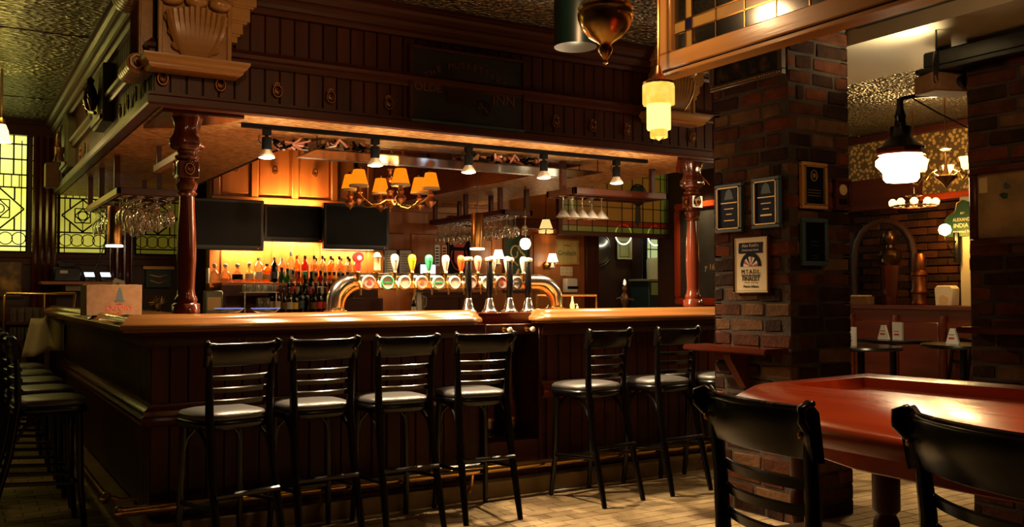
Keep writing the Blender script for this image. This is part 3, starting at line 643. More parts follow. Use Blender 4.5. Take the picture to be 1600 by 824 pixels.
# ================================================================== BAR STOOLS
def make_stool():
    T = thing('bar_stool', 'black bar stool', 'stool')
    # seat cushion: rounded trapezium dome
    def ring(k, z, grow=0): 
        out = []
        for i in range(24):
            a = 2*PI*i/24; c, s_ = math.cos(a), math.sin(a); e = .55
            x_ = math.copysign(abs(c)**e, c)*(.195+grow)*(1+.10*s_); y_ = math.copysign(abs(s_)**e, s_)*(.195+grow)
            out.append((x_*k, y_*k, z))
        return out
    def loft(rings):
        m = MB(); n = len(rings[0]); vs = [p for r in rings for p in r]; fs = [(j*n+i, j*n+(i+1) % n, (j+1)*n+(i+1) % n, (j+1)*n+i) for j in range(len(rings)-1) for i in range(n)]
        fs += [tuple(range(n))[::-1], tuple((len(rings)-1)*n+i for i in range(n))]; return m.add(vs, fs)
    loft([ring(.97, .712), ring(1.0, .722), ring(.99, .735), ring(.93, .746), ring(.75, .755), ring(.45, .760), ring(.1, .762)]).build('seat', 'vinyl', T, ang=80)
    loft([ring(1, .665, -.01), ring(1, .672), ring(1, .70, .006), ring(1, .712, .0)]).build('seat_frame', 'black_lacquer', T, ang=80)
    for s in (-1, 1):
        MB().tube([(s*.175, -.33, 0), (s*.172, -.30, .12), (s*.165, -.215, .45), (s*.160, -.175, .72), (s*.165, -.18, .90), (s*.172, -.195, 1.08)], [.018, .021, .024, .024, .020, .017], 8, flat=.8).build('rear_leg', 'black_lacquer', T, ang=70)
        MB().tube([(s*.175, .17, 0), (s*.165, .145, .25), (s*.155, .135, .68)], [.016, .019, .022], 8).build('front_leg', 'black_lacquer', T, ang=70)
        MB().tube([(s*.172, -.262, .30), (s*.165, .148, .27)], .012, 6).build('stretcher', 'black_lacquer', T)
        MB().tube([(s*.16, .13, .52), (s*.14, .125, .60), (s*.09, .12, .65), (s*.03, .12, .665)], .010, 6).build('corner_brace', 'black_lacquer', T)
        MB().tube([(s*.165, -.19, .52), (s*.165, -.14, .61), (s*.16, -.07, .655), (s*.158, -.02, .665)], .010, 6).build('corner_brace', 'black_lacquer', T)
    MB().tube([(-.17, -.265, .36), (.17, -.265, .36)], .013, 6).build('stretcher', 'black_lacquer', T)
    MB().tube([(-.165, .15, .24), (.165, .15, .24)], .015, 6).build('foot_stretcher', 'black_lacquer', T)
    def curved(z0, z1, hw, th, bow, y0, top=False):
        n = 12; rows = []
        for i in range(n+1):
            t = -1+2*i/n; x_ = t*hw; yb = y0-bow*(1-t*t)+(0 if not top else .0); fl = -.018*max(0, abs(t)-.8)/.2 if top else 0
            rows.append([(x_, yb+fl-.0, z0), (x_, yb+fl+th, z0), (x_, yb+fl+th-(z1-z0)*.12, z1-.006), (x_, yb+fl+th/2-(z1-z0)*.2, z1+(.004 if top else 0)+(.012*max(0, abs(t)-.75)/.25 if top else 0)), (x_, yb+fl-(z1-z0)*.2, z1-.004)])
        k = 5; vs = [p for r in rows for p in r]; fs = [(i*k+q, i*k+(q+1) % k, (i+1)*k+(q+1) % k, (i+1)*k+q) for i in range(n) for q in range(k)]+[tuple(range(k)), tuple(n*k+q for q in range(k))[::-1]]
        return MB().add(vs, fs)
    curved(.985, 1.095, .196, .024, .035, -.182, True).build('crest_rail', 'black_lacquer', T, ang=50, bev=.003)
    for z in (.925, .865, .805): curved(z-.012, z+.014, .160, .014, .034, -.168+(.9-z)*.06).build('back_slat', 'black_lacquer', T, ang=50)
    m = MB()
    for i in range(12):
        t0 = -1+2*i/12; t1 = -1+2*(i+1)/12
    for s in (-1, 1):
        q = MB(); q.tube([(s*.184, -.209, 1.05), (s*.193, -.232, 1.075), (s*.193, -.232, 1.10), (s*.186, -.209, 1.108), (s*.181, -.197, 1.095)], .010, 8); q.build('scroll_end', 'black_lacquer', T, ang=60)
        MB().lathe([(.0, -.007), (.007, -.005), (.009, 0)], 8, (s*.172, -.216, 1.04), ax='y').build('screw_cover', 'old_brass', T)
    return T
S0 = make_stool(); used_stool = []
def stool(x, y, rz, label, group='bar stools'):
    o = S0 if not used_stool else copy_tree(S0); used_stool.append(o)
    o.location = (x, y, 0); o.rotation_euler = (0, 0, R(rz)); o['label'] = label; o['group'] = group; return o
stool(1.22, 4.88, 12, 'black ladder-back stool at the front of the bar, leftmost, nearest the bar corner')
stool(1.73, 5.02, 2, 'black stool at the bar front, second from the bar corner')
stool(2.22, 5.02, 1, 'black stool at the bar front, third from the bar corner')
stool(2.77, 5.06, -5, 'black stool at the bar front, just left of the pump niche')
stool(3.63, 5.02, 8, 'black stool under the right bar top, first right of the pump niche')
stool(4.25, 5.04, 2, 'black stool under the right bar top, second right of the pump niche')
stool(4.83, 5.06, 0, 'stool at the right end of the bar, mostly hidden by the brick pillar')
for k, (y, l) in enumerate([(5.98, 'nearest black stool on the left side of the bar'), (6.62, 'second black stool along the left side of the bar'), (7.3, 'third black stool along the left side of the bar'), (8.0, 'fourth black stool along the left side of the bar'), (8.75, 'farthest black stool on the left side of the bar')]):
    stool(.50, y, -90+random.uniform(-3, 3), l)
stool(1.80, 1.525, -98, 'black stool drawn up to the red table, large in view, left one of two')
stool(1.83, .975, -108, 'black stool at the red table nearest the camera, cut by the picture edge')
for o in used_stool[-2:]:
    MB().tube([(-.188+.376*i/12, -.179-.035*(1-(-1+i/6)**2)-.014, 1.098+(.012 if i in (0, 12) else 0)) for i in range(13)], .006, 6).build('worn_top_edge', 'worn_edge', o)
# ================================================================== TRACK LIGHTS
T = thing('light_track', 'long black ceiling track under the gold soffit carrying five spotlights', 'track', (1.47, 5.51, ZB-.008))
MB().box(0, -.018, -.026, 3.08, .018, 0).build('track_bar', 'ink', T)
tl0 = None
for k, x in enumerate((1.62, 2.32, 3.0, 3.61, 4.26)):
    T = thing('track_spotlight', ['leftmost', 'second from the left', 'middle', 'fourth from the left', 'rightmost'][k]+' of the five lit spotlights on the black track', 'spotlight', (x, 5.51, ZB-.034), group='track spotlights')
    MB().box(-.022, -.022, -.035, .022, .022, 0).build('adapter', 'ink', T)
    MB().lathe([(.012, -.05), (.012, -.035)], 8).build('swivel', 'dark_metal', T)
    H_ = MB().lathe([(.028, -.05), (.03, -.06), (.03, -.12), (.024, -.125)], 14).build('lamp_holder', 'ink', T)
    MB().tube([(-.045, 0, -.04), (-.05, 0, -.07), (-.034, 0, -.09)], .004, 5).build('cable', 'black_plastic', T)
    MB().lathe([(.022, -.12), (.030, -.135), (.045, -.155), (.050, -.165), (.050, -.172)], 16).build('reflector', 'white_enamel', H_)
    MB().lathe([(.0, -.180), (.03, -.178), (.048, -.172)], 16).build('bulb_face', 'bulb', H_)
    light('SPOT', (0, 0, -.20), 170, TRK, .04, angle=150, blend=.5, parent=T)
    light('POINT', (0, -.15, -.26), 6.5, TRK, .02, parent=T)  # added fill that brightens the soffit in place of bounced light
# ================================================================== DRAUGHT TOWER, HAND PUMPS
TY = 5.72; TZ = 1.425; TX0, TX1 = 2.30, 3.68; TR_ = .05; rb = .15
T = thing('draught_tower', 'long chrome and brass bridge beer tower with eleven taps on the bar', 'beer tower', (2.12, TY, 1.20))
def tt(mb, n, m, **k): return mb.build(n, m, T, world=True, **k)
pts = [(TX0-.18, TY, 1.215), (TX0-.175, TY, 1.26)]+[(TX0-.02-.155*math.cos(a*PI/16), TY, TZ-.14+.14*math.sin(a*PI/16)) for a in range(1, 8)]
pts += [(TX0, TY, TZ), (TX1, TY, TZ)]+[(TX1+.02+.155*math.sin(a*PI/16), TY, TZ-.14+.14*math.cos(a*PI/16)) for a in range(1, 8)]+[(TX1+.175, TY, 1.26), (TX1+.18, TY, 1.215)]
tt(MB().tube(pts, TR_, 20), 'bridge_tube', 'chrome', ang=70)
q = [(p[0]+(.035 if p[0] < 3 else -.035) if p[2] < TZ-.001 else p[0], p[1]-.012, p[2]-(.028 if p[2] > 1.27 else 0)) for p in pts]
tt(MB().tube(q, .032, 12), 'inner_tube', 'brass', ang=70)
for x in (TX0-.165, TX1+.165): tt(MB().lathe([(.075, 1.20), (.078, 1.205), (.078, 1.228), (.06, 1.234), (.055, 1.25)], 24, (x, TY, 0)), 'base_collar', 'brass')
styles = [('red_enamel', 0), ('tan_enamel', 1), ('white_enamel', 2), ('yellow_enamel', 2), ('green_enamel', 2), ('white_enamel', 2), ('orange_enamel', 2), ('salmon_enamel', 2), ('cream', 2), ('white_enamel', 2), ('white_enamel', 2)]
names = ['red round tap handle', 'tan domed tap handle', 'ivory tap handle', 'yellow tap handle', 'green tap handle', 'white tap handle', 'orange-red tap handle', 'salmon tap handle', 'cream tap handle', 'white tap handle next to the last', 'white tap handle at the right end']
xt = [at(u, 441, 'y', TY).x for u in (554, 583.5, 611, 638, 664, 690, 714, 740, 763, 786, 811)]
for i, x in enumerate(xt):
    tt(MB().lathe([(.034, -.010), (.036, 0), (.034, .010)], 14, (x, TY-.0, TZ), ax='x') if False else MB().tube([(x-.012, TY, TZ), (x+.012, TY, TZ)], TR_+.006, 20), 'brass_band', 'brass')
    f = MB(); f.tube([(x, TY-.045, TZ-.01), (x, TY-.085, TZ-.012), (x, TY-.10, TZ-.03), (x, TY-.105, TZ-.05)], .012, 8); f.tube([(x, TY-.105, TZ-.045), (x, TY-.108, TZ-.095)], .0065, 8)
    f.tube([(x, TY-.06, TZ), (x, TY-.06, TZ+.055)], .012, 8); f.lathe([(.010, 0), (.017, .006), (.010, .018)], 10, (x, TY-.06, TZ+.05)); fo = tt(f, 'faucet', 'brass')
    m, s = styles[i]; hz = TZ+.065
    if s == 0: h = MB().lathe([(.016, 0), (.020, .03), (.017, .06), (.0, .062)], 14, (x, TY-.06, hz)); h.lathe([(.0, -.018), (.034, -.016), (.037, 0), (.034, .016), (0, .018)], 20, (x, TY-.06, hz+.085), ax='y')
    elif s == 1: h = MB().lathe([(.022, 0), (.024, .01), (.022, .02), (.022, .085), (.028, .09), (.024, .10), (.016, .115), (.0, .122)], 14, (x, TY-.06, hz))
    else: h = MB().lathe([(.010, 0), (.014, .012), (.022, .045), (.027, .075), (.026, .095), (.018, .108), (.0, .113)], 16, (x, TY-.06, hz))
    o = tt(h, 'tap_handle', m, ang=60); o['label'] = names[i]
    if s != 1: MB().lathe([(.0, -.004), (.014, -.003), (.016, 0)], 14, (x, TY-.084, hz+.08), ax='y').build('handle_badge', 'paper' if s == 0 else m, o)
bd = [('ink_red', 'white badge with red monogram'), ('green_enamel', 'green ringed badge'), ('tan_enamel', 'white badge with tan ring'), ('orange_enamel', 'white badge with orange ring and blue centre'), ('green_enamel', 'pale badge with green lettering'), ('paper', 'plain white badge'), ('ink_red', 'white badge with faint red ring'), ('tan_enamel', 'ivory badge'), ('ink_red', 'white badge with red leaf'), ('bluegrey', 'white badge with grey script')]
for i in range(10):
    x = (xt[i]+xt[i+1])/2+.005; c = (x, TY-.062, TZ-.012)
    b = tt(MB().lathe([(.0, -.014), (.045, -.014), (.048, -.008), (.048, 0), (.02, .01)], 24, c, ax='y'), 'badge', 'badge_white'); b['label'] = bd[i][1]
    m = bd[i][0]; k = (x, TY-.078, TZ-.012)
    r = MB(); ro = .042 if i == 1 else .038; r.tube([(k[0]+ro*math.cos(2*PI*j/20), k[1], k[2]+ro*math.sin(2*PI*j/20)) for j in range(20)], .006 if i == 1 else .003, 4, closed=True)
    if i in (1, 4, 9): r.box(k[0]-.026, k[1]-.001, k[2]-.003, k[0]+.026, k[1]+.001, k[2]+.006)
    if i in (0, 3, 8): r.prism([(k[0], k[2]+.022), (k[0]-.018, k[2]-.002), (k[0]-.006, k[2]-.012), (k[0]+.006, k[2]-.012), (k[0]+.018, k[2]-.002)], k[1]-.001, k[1]+.001, 'y')
    r.build('badge_print', m, b)
P0 = None
for k, u in enumerate((732, 765, 796.5, 825.5)):
    p0 = at(u, 481, 'y', 5.60)
    T = thing('beer_hand_pump', ['first (leftmost)', 'second', 'third', 'fourth (rightmost)'][k]+' of four black-handled chrome beer hand pumps on the red shelf', 'hand pump', (p0.x, 5.60, 1.205), group='hand pumps')
    MB().lathe([(.056, 0), (.058, .008), (.050, .016), (.040, .03), (.032, .06), (.024, .095), (.018, .105)], 18).build('pump_base', 'chrome', T, ang=60)
    for j in range(2): pass
    MB().lathe([(.020, .10), (.023, .11), (.0235, .22), (.021, .355), (.019, .36)], 14).build('handle', 'black_lacquer', T)
    MB().lathe([(.020, .355), (.030, .362), (.032, .374), (.024, .384), (.0, .388)], 14).build('handle_cap', 'cream', T)
# ================================================================== STEMWARE AND RACKS
def wine_profile(h=.20, r=.036):      # hangs upside down: foot at top z=0
    return [(.0, 0), (.033, -.001), (.033, -.004), (.006, -.010), (.0045, -.03), (.0045, -.085), (.012, -.095), (r*.75, -.112), (r, -.140), (r*.98, -.165), (r*.82, -.2), (r*.80, -.2), (r*.95, -.165), (r*.97, -.14), (r*.72, -.115), (.0, -.098)]
wine = MB().lathe(wine_profile(), 12).build('wine_glass', 'glass_clear', ang=80)
tag(wine, 'clear stemmed glass hanging upside down from the left overhead rack', 'wine glass', 'stemware in the left rack'); wine_used = [0]
def glass_at(p, label, group):
    o = wine if not wine_used[0] else wine.copy()
    if wine_used[0]: C.objects.link(o)
    wine_used[0] = 1; o.location = p; o['label'] = label; o['group'] = group; s = random.uniform(.9, 1.08); o.scale = (s, s, random.uniform(.92, 1.06)); return o
def rack(x0, x1, y0, y1, z, label, posts, slat_m='canopy_x'):
    T = thing('glass_rack', label, 'glass rack', (x0, y0, z))
    def k(mb, n, m, **q): return mb.build(n, m, T, world=True, **q)
    k(MB().box(x0, y0, z, x1, y0+.03, z+.05), 'rack_board', 'canopy_x', bev=.003); k(MB().box(x0, y1-.03, z, x1, y1, z+.05), 'rack_board', 'canopy_x', bev=.003)
    k(MB().box(x0, y0, z, x0+.03, y1, z+.05), 'rack_board', 'oak_y' if x0 < 2 else 'canopy_y', bev=.003); k(MB().box(x1-.03, y0, z, x1, y1, z+.05), 'rack_board', 'canopy_y', bev=.003)  # left rack: paler oak paints the light on its side board
    n = int((y1-y0-.06)/.11); 
    for i in range(n+1):
        y = y0+.04+i*(y1-y0-.08)/n; k(MB().box(x0+.03, y-.012, z-.004, x1-.03, y+.012, z+.012), 'slat', 'brass' if False else 'canopy_x', bev=.002)
    T['rows'] = [y0+.04+i*(y1-y0-.08)/n for i in range(n+1)]
    for (x, y) in posts: k(MB().box(x-.02, y-.02, z+.05, x+.02, y+.02, ZB-.008), 'hanging_post', 'canopy_z')
    return T
LZ = 2.06
RL = rack(1.02, 1.50, 7.15, 8.9, LZ, 'slatted wooden glass rack hanging over the left bar', [(1.04, 7.3), (1.48, 7.3), (1.04, 8.1), (1.48, 8.1), (1.04, 8.8), (1.48, 8.8)])
for yr in list(RL['rows']):
    for ix in range(4):
        if random.random() < .08 or (ix == 0 and abs(yr-7.6) < .1): continue
        glass_at((1.09+ix*.105+random.uniform(-.01, .01), yr, LZ-.004), 'clear stemmed glass hanging upside down from the left overhead rack', 'stemware in the left rack')
RR = rack(4.52, 4.86, 7.62, 9.2, LZ+.03, 'slatted wooden glass rack hanging over the right side behind the taps', [(4.54, 7.7), (4.84, 7.7), (4.54, 8.4), (4.84, 8.4), (4.54, 9.1), (4.84, 9.1)])
for yr in list(RR['rows']):
    for ix in range(3):
        if random.random() < .06: continue
        glass_at((4.59+ix*.10+random.uniform(-.01, .01), yr, LZ+.026), 'clear stemmed glass hanging upside down from the right overhead rack', 'stemware in the right rack')
rack(4.02, 4.95, 5.72, 6.10, LZ+.03, 'short glass rack of martini glasses near the right post', [(4.04, 5.9), (4.93, 5.9)])
mart = MB().lathe([(.0, 0), (.036, -.001), (.036, -.004), (.005, -.01), (.004, -.09), (.0, -.10), (.008, -.102), (.058, -.165), (.060, -.166), (.006, -.094)], 14).build('martini_glass', 'glass_clear', ang=60)
for i, u in enumerate((880, 895, 910, 925, 940, 888, 917)):
    p0 = at(u, 322, 'y', 5.86 if i < 5 else 6.0); o = mart if i == 0 else mart.copy()
    if i: C.objects.link(o)
    o.location = (p0.x, 5.86 if i < 5 else 5.96, LZ+.025); tag(o, 'clear martini glass hanging upside down from the short rack near the right post', 'martini glass', 'martini glasses in the short rack')
# slanted boards of the left rack
T = thing('hanging_board', 'yellowish slanted board hanging beside the left glass rack', 'board', (1.22, 6.2, 2.20))
MB().box(-.025, -.45, -.02, .025, .55, .03).build('board', 'oak_y', T, bev=.004); MB().box(-.015, -.4, .03, .015, -.37, .157).build('hanger', 'canopy_z', T); MB().box(-.015, .47, .03, .015, .5, .157).build('hanger', 'canopy_z', T)
# brass cylinder pendants
for x, y, z, l, zc in ((3.84, 6.9, 1.71, 'brass cylinder lamp hanging among the glasses above the hand pumps', CEIL), (1.07, 7.6, 1.70, 'brass cylinder lamp hanging at the end of the left glass rack', ZB-.008)):
    T = thing('cylinder_pendant', l, 'pendant lamp', (x, y, z))
    MB().lathe([(.052, .012), (.052, .30), (.045, .31), (.01, .315)], 20).build('shade', 'old_brass', T); MB().lathe([(.0, -.002), (.062, -.002), (.062, .012), (.052, .014)], 20).build('lower_disc', 'shade_white', T)
    light('SPOT', (0, 0, -.02), 7, (1, .7, .35), .04, angle=140, parent=T); MB().tube([(0, 0, .31), (0, 0, zc-z)], .004, 5).build('cord', 'black_plastic', T)
T = thing('globe_lamp', 'small white globe lamp on a thin rod right of the hanging glasses', 'lamp', (4.70, 7.5, 1.75))
MB().lathe([(.0, 0), (.03, .008), (.05, .04), (.052, .07), (.04, .1), (.02, .11)], 14).build('globe', 'shade_white', T); MB().tube([(0, 0, .11), (0, 0, .40)], .004, 5).build('rod', 'brass', T)
MB().tube([(0, 0, .40), (0, 0, ZB-.008-1.75)], .006, 5).build('cord', 'dark_metal', T)
light('POINT', (0, 0, -.05), 1.5, WARM, .05, parent=T)
# ================================================================== TELEVISIONS
def tv(x0, x1, z0, z1, y, label):
    T = thing('television', label, 'television', ((x0+x1)/2, y, z0)); w_ = x1-x0; h = z1-z0
    MB().box(-w_/2, -.03, 0, w_/2, .04, h).build('housing', 'black_plastic', T, bev=.008); MB().box(-w_/2+.03, -.034, .045, w_/2-.03, -.028, h-.03).build('screen', 'screen', T)
    MB().box(-w_/2+.06, -.036, .012, w_/2-.06, -.03, .028).build('speaker_bar', 'dark_metal', T); MB().cb(w_/2-.06, -.036, .02, .006, .004, .005).build('standby_light', 'led_red', T)
    MB().box(-.08, .04, h*.3, .08, BW-.05-y, h*.7).build('wall_bracket', 'dark_metal', T)
tv(1.93, 2.63, 1.755, 2.25, 9.05, 'leftmost of the three black televisions above the bottles, partly behind the post')
tv(2.68, 3.32, 1.86, 2.235, 9.22, 'middle and smallest of the three black televisions')
tv(3.24, 3.96, 1.79, 2.26, 9.05, 'rightmost of the three black televisions')
for x, y, z, l in ((3.62, 9.12, 2.26, 'black steel pole rising above the rightmost television'), (4.25, 8.7, 2.45, 'black steel pole hanging right of the brass chandelier')):
    T = thing('steel_pole', l, 'pole', (x, y, z)); MB().box(-.02, -.02, 0, .02, .02, CEIL-z).build('pole_tube', 'black_plastic', T); MB().box(-.05, -.05, CEIL-z-.02, .05, .05, CEIL-z).build('flange', 'black_plastic', T)
# warm strip lamps behind the televisions
for x0, x1, z, l in ((2.30, 2.66, 1.80, 'left'), (2.72, 3.30, 1.90, 'middle'), (3.34, 3.9, 1.80, 'right')):
    T = thing('strip_lamp', 'warm strip lamp behind the '+l+' television lighting the back bar', 'lamp', ((x0+x1)/2, BW-.10, z))
    MB().box(-(x1-x0)/2, -.02, 0, (x1-x0)/2, .02, .025).build('diffuser', 'strip', T); MB().box(-(x1-x0)/2, -.025, .025, (x1-x0)/2, .06, .04).build('housing', 'black_plastic', T)
    light('AREA', (0, .0, -.01), 26 if l == 'middle' else 12, (1, .66, .25), aim=None, parent=T, sx=(x1-x0), sy=.03)
T = thing('strip_lamp', 'warm strip lamp on top of the middle television lighting the panels', 'lamp', (3.0, BW-.12, 2.19))
MB().box(-.3, -.015, 0, .3, .015, .02).build('diffuser', 'strip', T); light('AREA', (0, -.02, .05), 16, (1, .55, .16), parent=T, sx=.6, sy=.03).rotation_euler = (R(168), 0, 0)
# ================================================================== BACK BAR
T = thing('back_bar_cabinet', 'dark back bar cabinet with counter under the bottles', 'cabinet', (2.25, 8.72, 0))
MB().box(0, .03, .05, 2.02, .66, 1.10).build('carcass', 'mahog_x', T); MB().box(-.01, 0, 1.10, 2.05, .67, 1.145).build('counter', 'mahog_x', T, bev=.006)
for i in range(4):
    d = MB().box(.04+i*.5, 0, .12, .50+i*.5, .03, 1.02).build('door', 'canopy_z', T, bev=.006); MB().lathe([(.006, 0), (.006, -.015), (.014, -.02), (.0, -.03)], 10, (.42+i*.47, 0, .7), ax='y').build('handle', 'brass', d)
T = thing('bottle_shelf', 'upper back bar shelf board carrying the decanters', 'shelf', (2.22, 8.95, 1.415)); MB().box(0, .05, 0, .64, .44, .03).build('shelf_board', 'orange_x', T, bev=.004)
MB().box(0, .05, -.10, .64, .09, 0).build('apron', 'mahog_x', T)
for x in (.02, .6): MB().box(x, .09, -.26, x+.03, .44, -.001).build('bracket', 'mahog_z', T)
T = thing('bottle_step', 'stepped bottle riser on the back bar counter under the middle television', 'shelf', (2.87, 8.97, 1.146)); MB().box(0, 0, 0, 1.0, .13, .14).build('riser', 'mahog_x', T, bev=.004); MB().box(0, .13, 0, 1.0, .41, .299).build('upper_riser', 'mahog_x', T, bev=.004) 
def bottle(x, y, z, h, r, m, label, group=None, cap='black_plastic', lab='paper', shape='wine', liquid=None):
    T = thing('bottle', label, 'bottle', (x, y, z), group=group)
    if shape == 'wine': pr_ = [(.0, .004), (r*.9, 0), (r, .01), (r, h*.60), (r*.85, h*.68), (r*.38, h*.78), (r*.33, h*.95)]
    elif shape == 'spirit': pr_ = [(.0, .004), (r*.95, 0), (r, .01), (r, h*.66), (r*.9, h*.72), (r*.40, h*.80), (r*.38, h*.93)]
    elif shape == 'decanter': pr_ = [(.0, .004), (r*.95, 0), (r, .012), (r*.97, h*.40), (r*.6, h*.56), (r*.28, h*.63), (r*.28, h*.76)]
    else: pr_ = [(.0, .004), (r*.5, 0), (r, h*.22), (r, h*.34), (r*.5, h*.55), (r*.36, h*.62), (r*.34, h*.93)]
    MB().lathe(pr_, 14).build('bottle_body', m, T, ang=60)
    if liquid: MB().lathe([(.0, .006), (r*.88, .008), (r*.9, h*liquid), (.0, h*liquid)], 12).build('liquid', m if m != 'b_clear' else 'b_amber', T)
    if lab: MB().lathe([(r*1.01, h*.16), (r*1.015, h*.17), (r*1.015, h*.42), (r*1.01, h*.43)], 14).build('bottle_label', lab, T)
    if shape == 'decanter': MB().lathe([(r*.3, h*.75), (r*.34, h*.78), (.0, h*.79)], 12).build('cap', 'old_brass', T); MB().lathe([(.0, h*.78), (r*.40, h*.83), (r*.44, h*.89), (r*.34, h*.96), (.0, h)], 12).build('stopper', 'white', T)
    else: MB().lathe([(r*.36, h*.86), (r*.42, h*.87), (r*.42, h*.99), (.0, h)], 12).build('cap', cap, T)
    return T
SZ = 1.446
for k, u in enumerate((335, 352, 371)): bottle(at(u, 440, 'y', 9.12).x, 9.12, SZ, .185, .052, 'b_clear', ['first', 'second', 'third'][k]+' round clear decanter with white ball stopper, counted from the post', lab=None if k < 2 else 'ink', shape='decanter')
G = lambda u, y=9.15: at(u, 440, 'y', y).x
bottle(G(389), 9.15, SZ, .20, .045, 'b_yellow', 'squat yellow-clear bottle right of the decanters', shape='decanter', lab='paper')
bottle(G(404), 9.15, SZ, .25, .042, 'b_clear', 'clear spirit bottle with paper label under the bright lamp', shape='spirit', lab='white', cap='chrome')
bottle(G(417), 9.15, SZ, .19, .042, 'b_amber', 'short amber whisky bottle on the upper shelf', shape='spirit', lab='tan_enamel', liquid=.6)
bottle(G(428.5), 9.15, SZ, .255, .034, 'b_dark', 'slim bottle with black and white label on the upper shelf', shape='spirit', lab='bluegrey', cap='chrome')
bottle(G(441), 9.17, SZ, .25, .038, 'b_clear', 'clear bottle with white shoulder on the upper shelf', shape='spirit', lab='white', cap='white')
bottle(G(455), 9.17, SZ, .315, .044, 'b_clear', 'tallest clear bottle with silver cap at the centre of the back bar', shape='wine', lab='white', cap='chrome')
bottle(G(466), 9.2, SZ, .28, .036, 'b_amber', 'tall amber bottle with orange cap behind the green ones', shape='wine', lab='red_enamel', cap='orange_enamel')
bottle(G(477.5), 9.17, SZ, .28, .038, 'b_red', 'reddish spirit bottle with dark cap right of the tallest bottle', shape='spirit', lab='salmon_enamel')
for i in range(11):
    u = 490+i*6.6; k = i % 3
    bottle(G(u), 9.14+.07*(i % 2), SZ, .28-.02*(i % 2), .033, ('b_clear', 'b_amber', 'b_clear')[k], 'bottle with dark pourer cap in the right-hand row under the television', group='capped bottles in the right-hand row', shape='spirit', lab=None if k else 'paper')
RZ = 1.287
ML = [('b_green', 'wine', 'paper', .31), ('b_green', 'wine', None, .30), ('b_clear', 'wine', 'red_enamel', .28), ('b_amber', 'spirit', 'paper', .27), ('b_dark', 'wine', 'red_enamel', .27), ('b_clear', 'spirit', None, .26), ('b_red', 'spirit', 'paper', .28), ('b_clear', 'spirit', 'ink_red', .26), ('b_amber', 'spirit', None, .27), ('b_clear', 'spirit', 'paper', .27), ('b_yellow', 'wine', None, .26), ('b_clear', 'spirit', 'tan_enamel', .26), ('b_brown', 'spirit', None, .27), ('b_clear', 'spirit', None, .25)]
ad = ['dark green wine bottle with pale label', 'plain green wine bottle', 'clear bottle with red label', 'amber bottle with paper label', 'black bottle with red label', 'plain clear bottle', 'red bottle with paper label', 'clear bottle with deep red label', 'plain amber bottle', 'clear bottle with paper label', 'yellowish long-necked bottle', 'clear bottle with tan label', 'plain brown bottle', 'last plain clear bottle']
for i, ((m, s, lb, h), d) in enumerate(zip(ML, ad)):
    u = (440, 449, 458, 467, 486, 494, 501, 508, 515, 522, 529, 536, 543, 549)[i]
    bottle(G(u, 9.04), 9.04, RZ+.003, h, .034, m, d+(' left' if u < 470 else ' right')+' of the green globe bottle, middle tier', shape=s, lab=lb)
bottle(G(476.5, 9.04), 9.04, RZ+.003, .27, .052, 'b_green', 'bright green globe-shaped bottle in the middle of the back bar', shape='globe', lab=None, cap='green_enamel')
CZ = 1.146
LL = [(424, .27, .036, 'b_dark', 'wine', 'tan_enamel', 'dark wine bottle with small tan label at the left end of the lower row'), (433, .27, .034, 'b_brown', 'wine', 'paper', 'brown bottle with red top beside the dark wine bottle, lower row'), (443, .24, .035, 'b_brown', 'spirit', 'cardboard', 'bottle with brown paper label in the lower row'), (452, .25, .036, 'b_yellow', 'wine', 'paper', 'yellow-green wine bottle in the lower row'), (461, .24, .034, 'b_green', 'wine', 'yellow_enamel', 'green bottle with slanting yellow label in the lower row'), (470, .28, .036, 'b_dark', 'wine', 'bluegrey', 'black wine bottle with grey label in the lower row'), (479, .28, .034, 'b_dark', 'wine', None, 'black wine bottle without a label in the lower row'), (490, .24, .036, 'b_brown', 'spirit', 'cardboard', 'brown bottle with kraft label in the lower row'), (499, .25, .036, 'b_brown', 'spirit', 'red_enamel', 'brown bottle with red band, left, in the lower row'), (508, .25, .036, 'b_brown', 'spirit', 'ink_red', 'brown bottle with darker red band at the right end of the lower row')]
for u, h, r, m, s, lb, d in LL: bottle(at(u, 480, 'y', 8.86).x, 8.86, CZ, h, r, m, d, shape=s, lab=lb, cap='ink_red' if 'red top' in d else 'black_plastic')
# upturned tumblers and glass stacks
tum = MB().lathe([(.0, .004), (.026, 0), (.030, .07), (.028, .07), (.024, .006), (.0, .008)], 12).build('tumbler', 'glass_clear', ang=60); first = True
T = thing('glass_tray', 'white wire tray of tumblers left of the bottles', 'tray', (2.53, 8.82, 1.345)); MB().box(-.17, -.06, 0, .17, .06, .008).build('tray_board', 'white', T)
for s in (-1, 1): MB().box(s*.15-.006, -.05, -.199, s*.15+.006, .05, 0).build('tray_leg', 'chrome', T)
for i in range(5):
    for j in range(2):
        o = tum if first else tum.copy()
        if not first: C.objects.link(o)
        first = False; o.location = (2.40+i*.065, 8.79+j*.062, 1.353); tag(o, 'clear tumbler on the white tray left of the bottles', 'tumbler', 'tumblers on the tray')
T = thing('glass_jar', 'ribbed glass jar under the tumbler tray', 'jar', (2.56, 8.80, CZ)); MB().lathe([(.0, .004), (.055, 0), (.062, .01), (.066, .15), (.062, .15), (.056, .012), (0, .01)], 20, lobes=20, amp=.03).build('jar_body', 'glass_clear', T, ang=80)
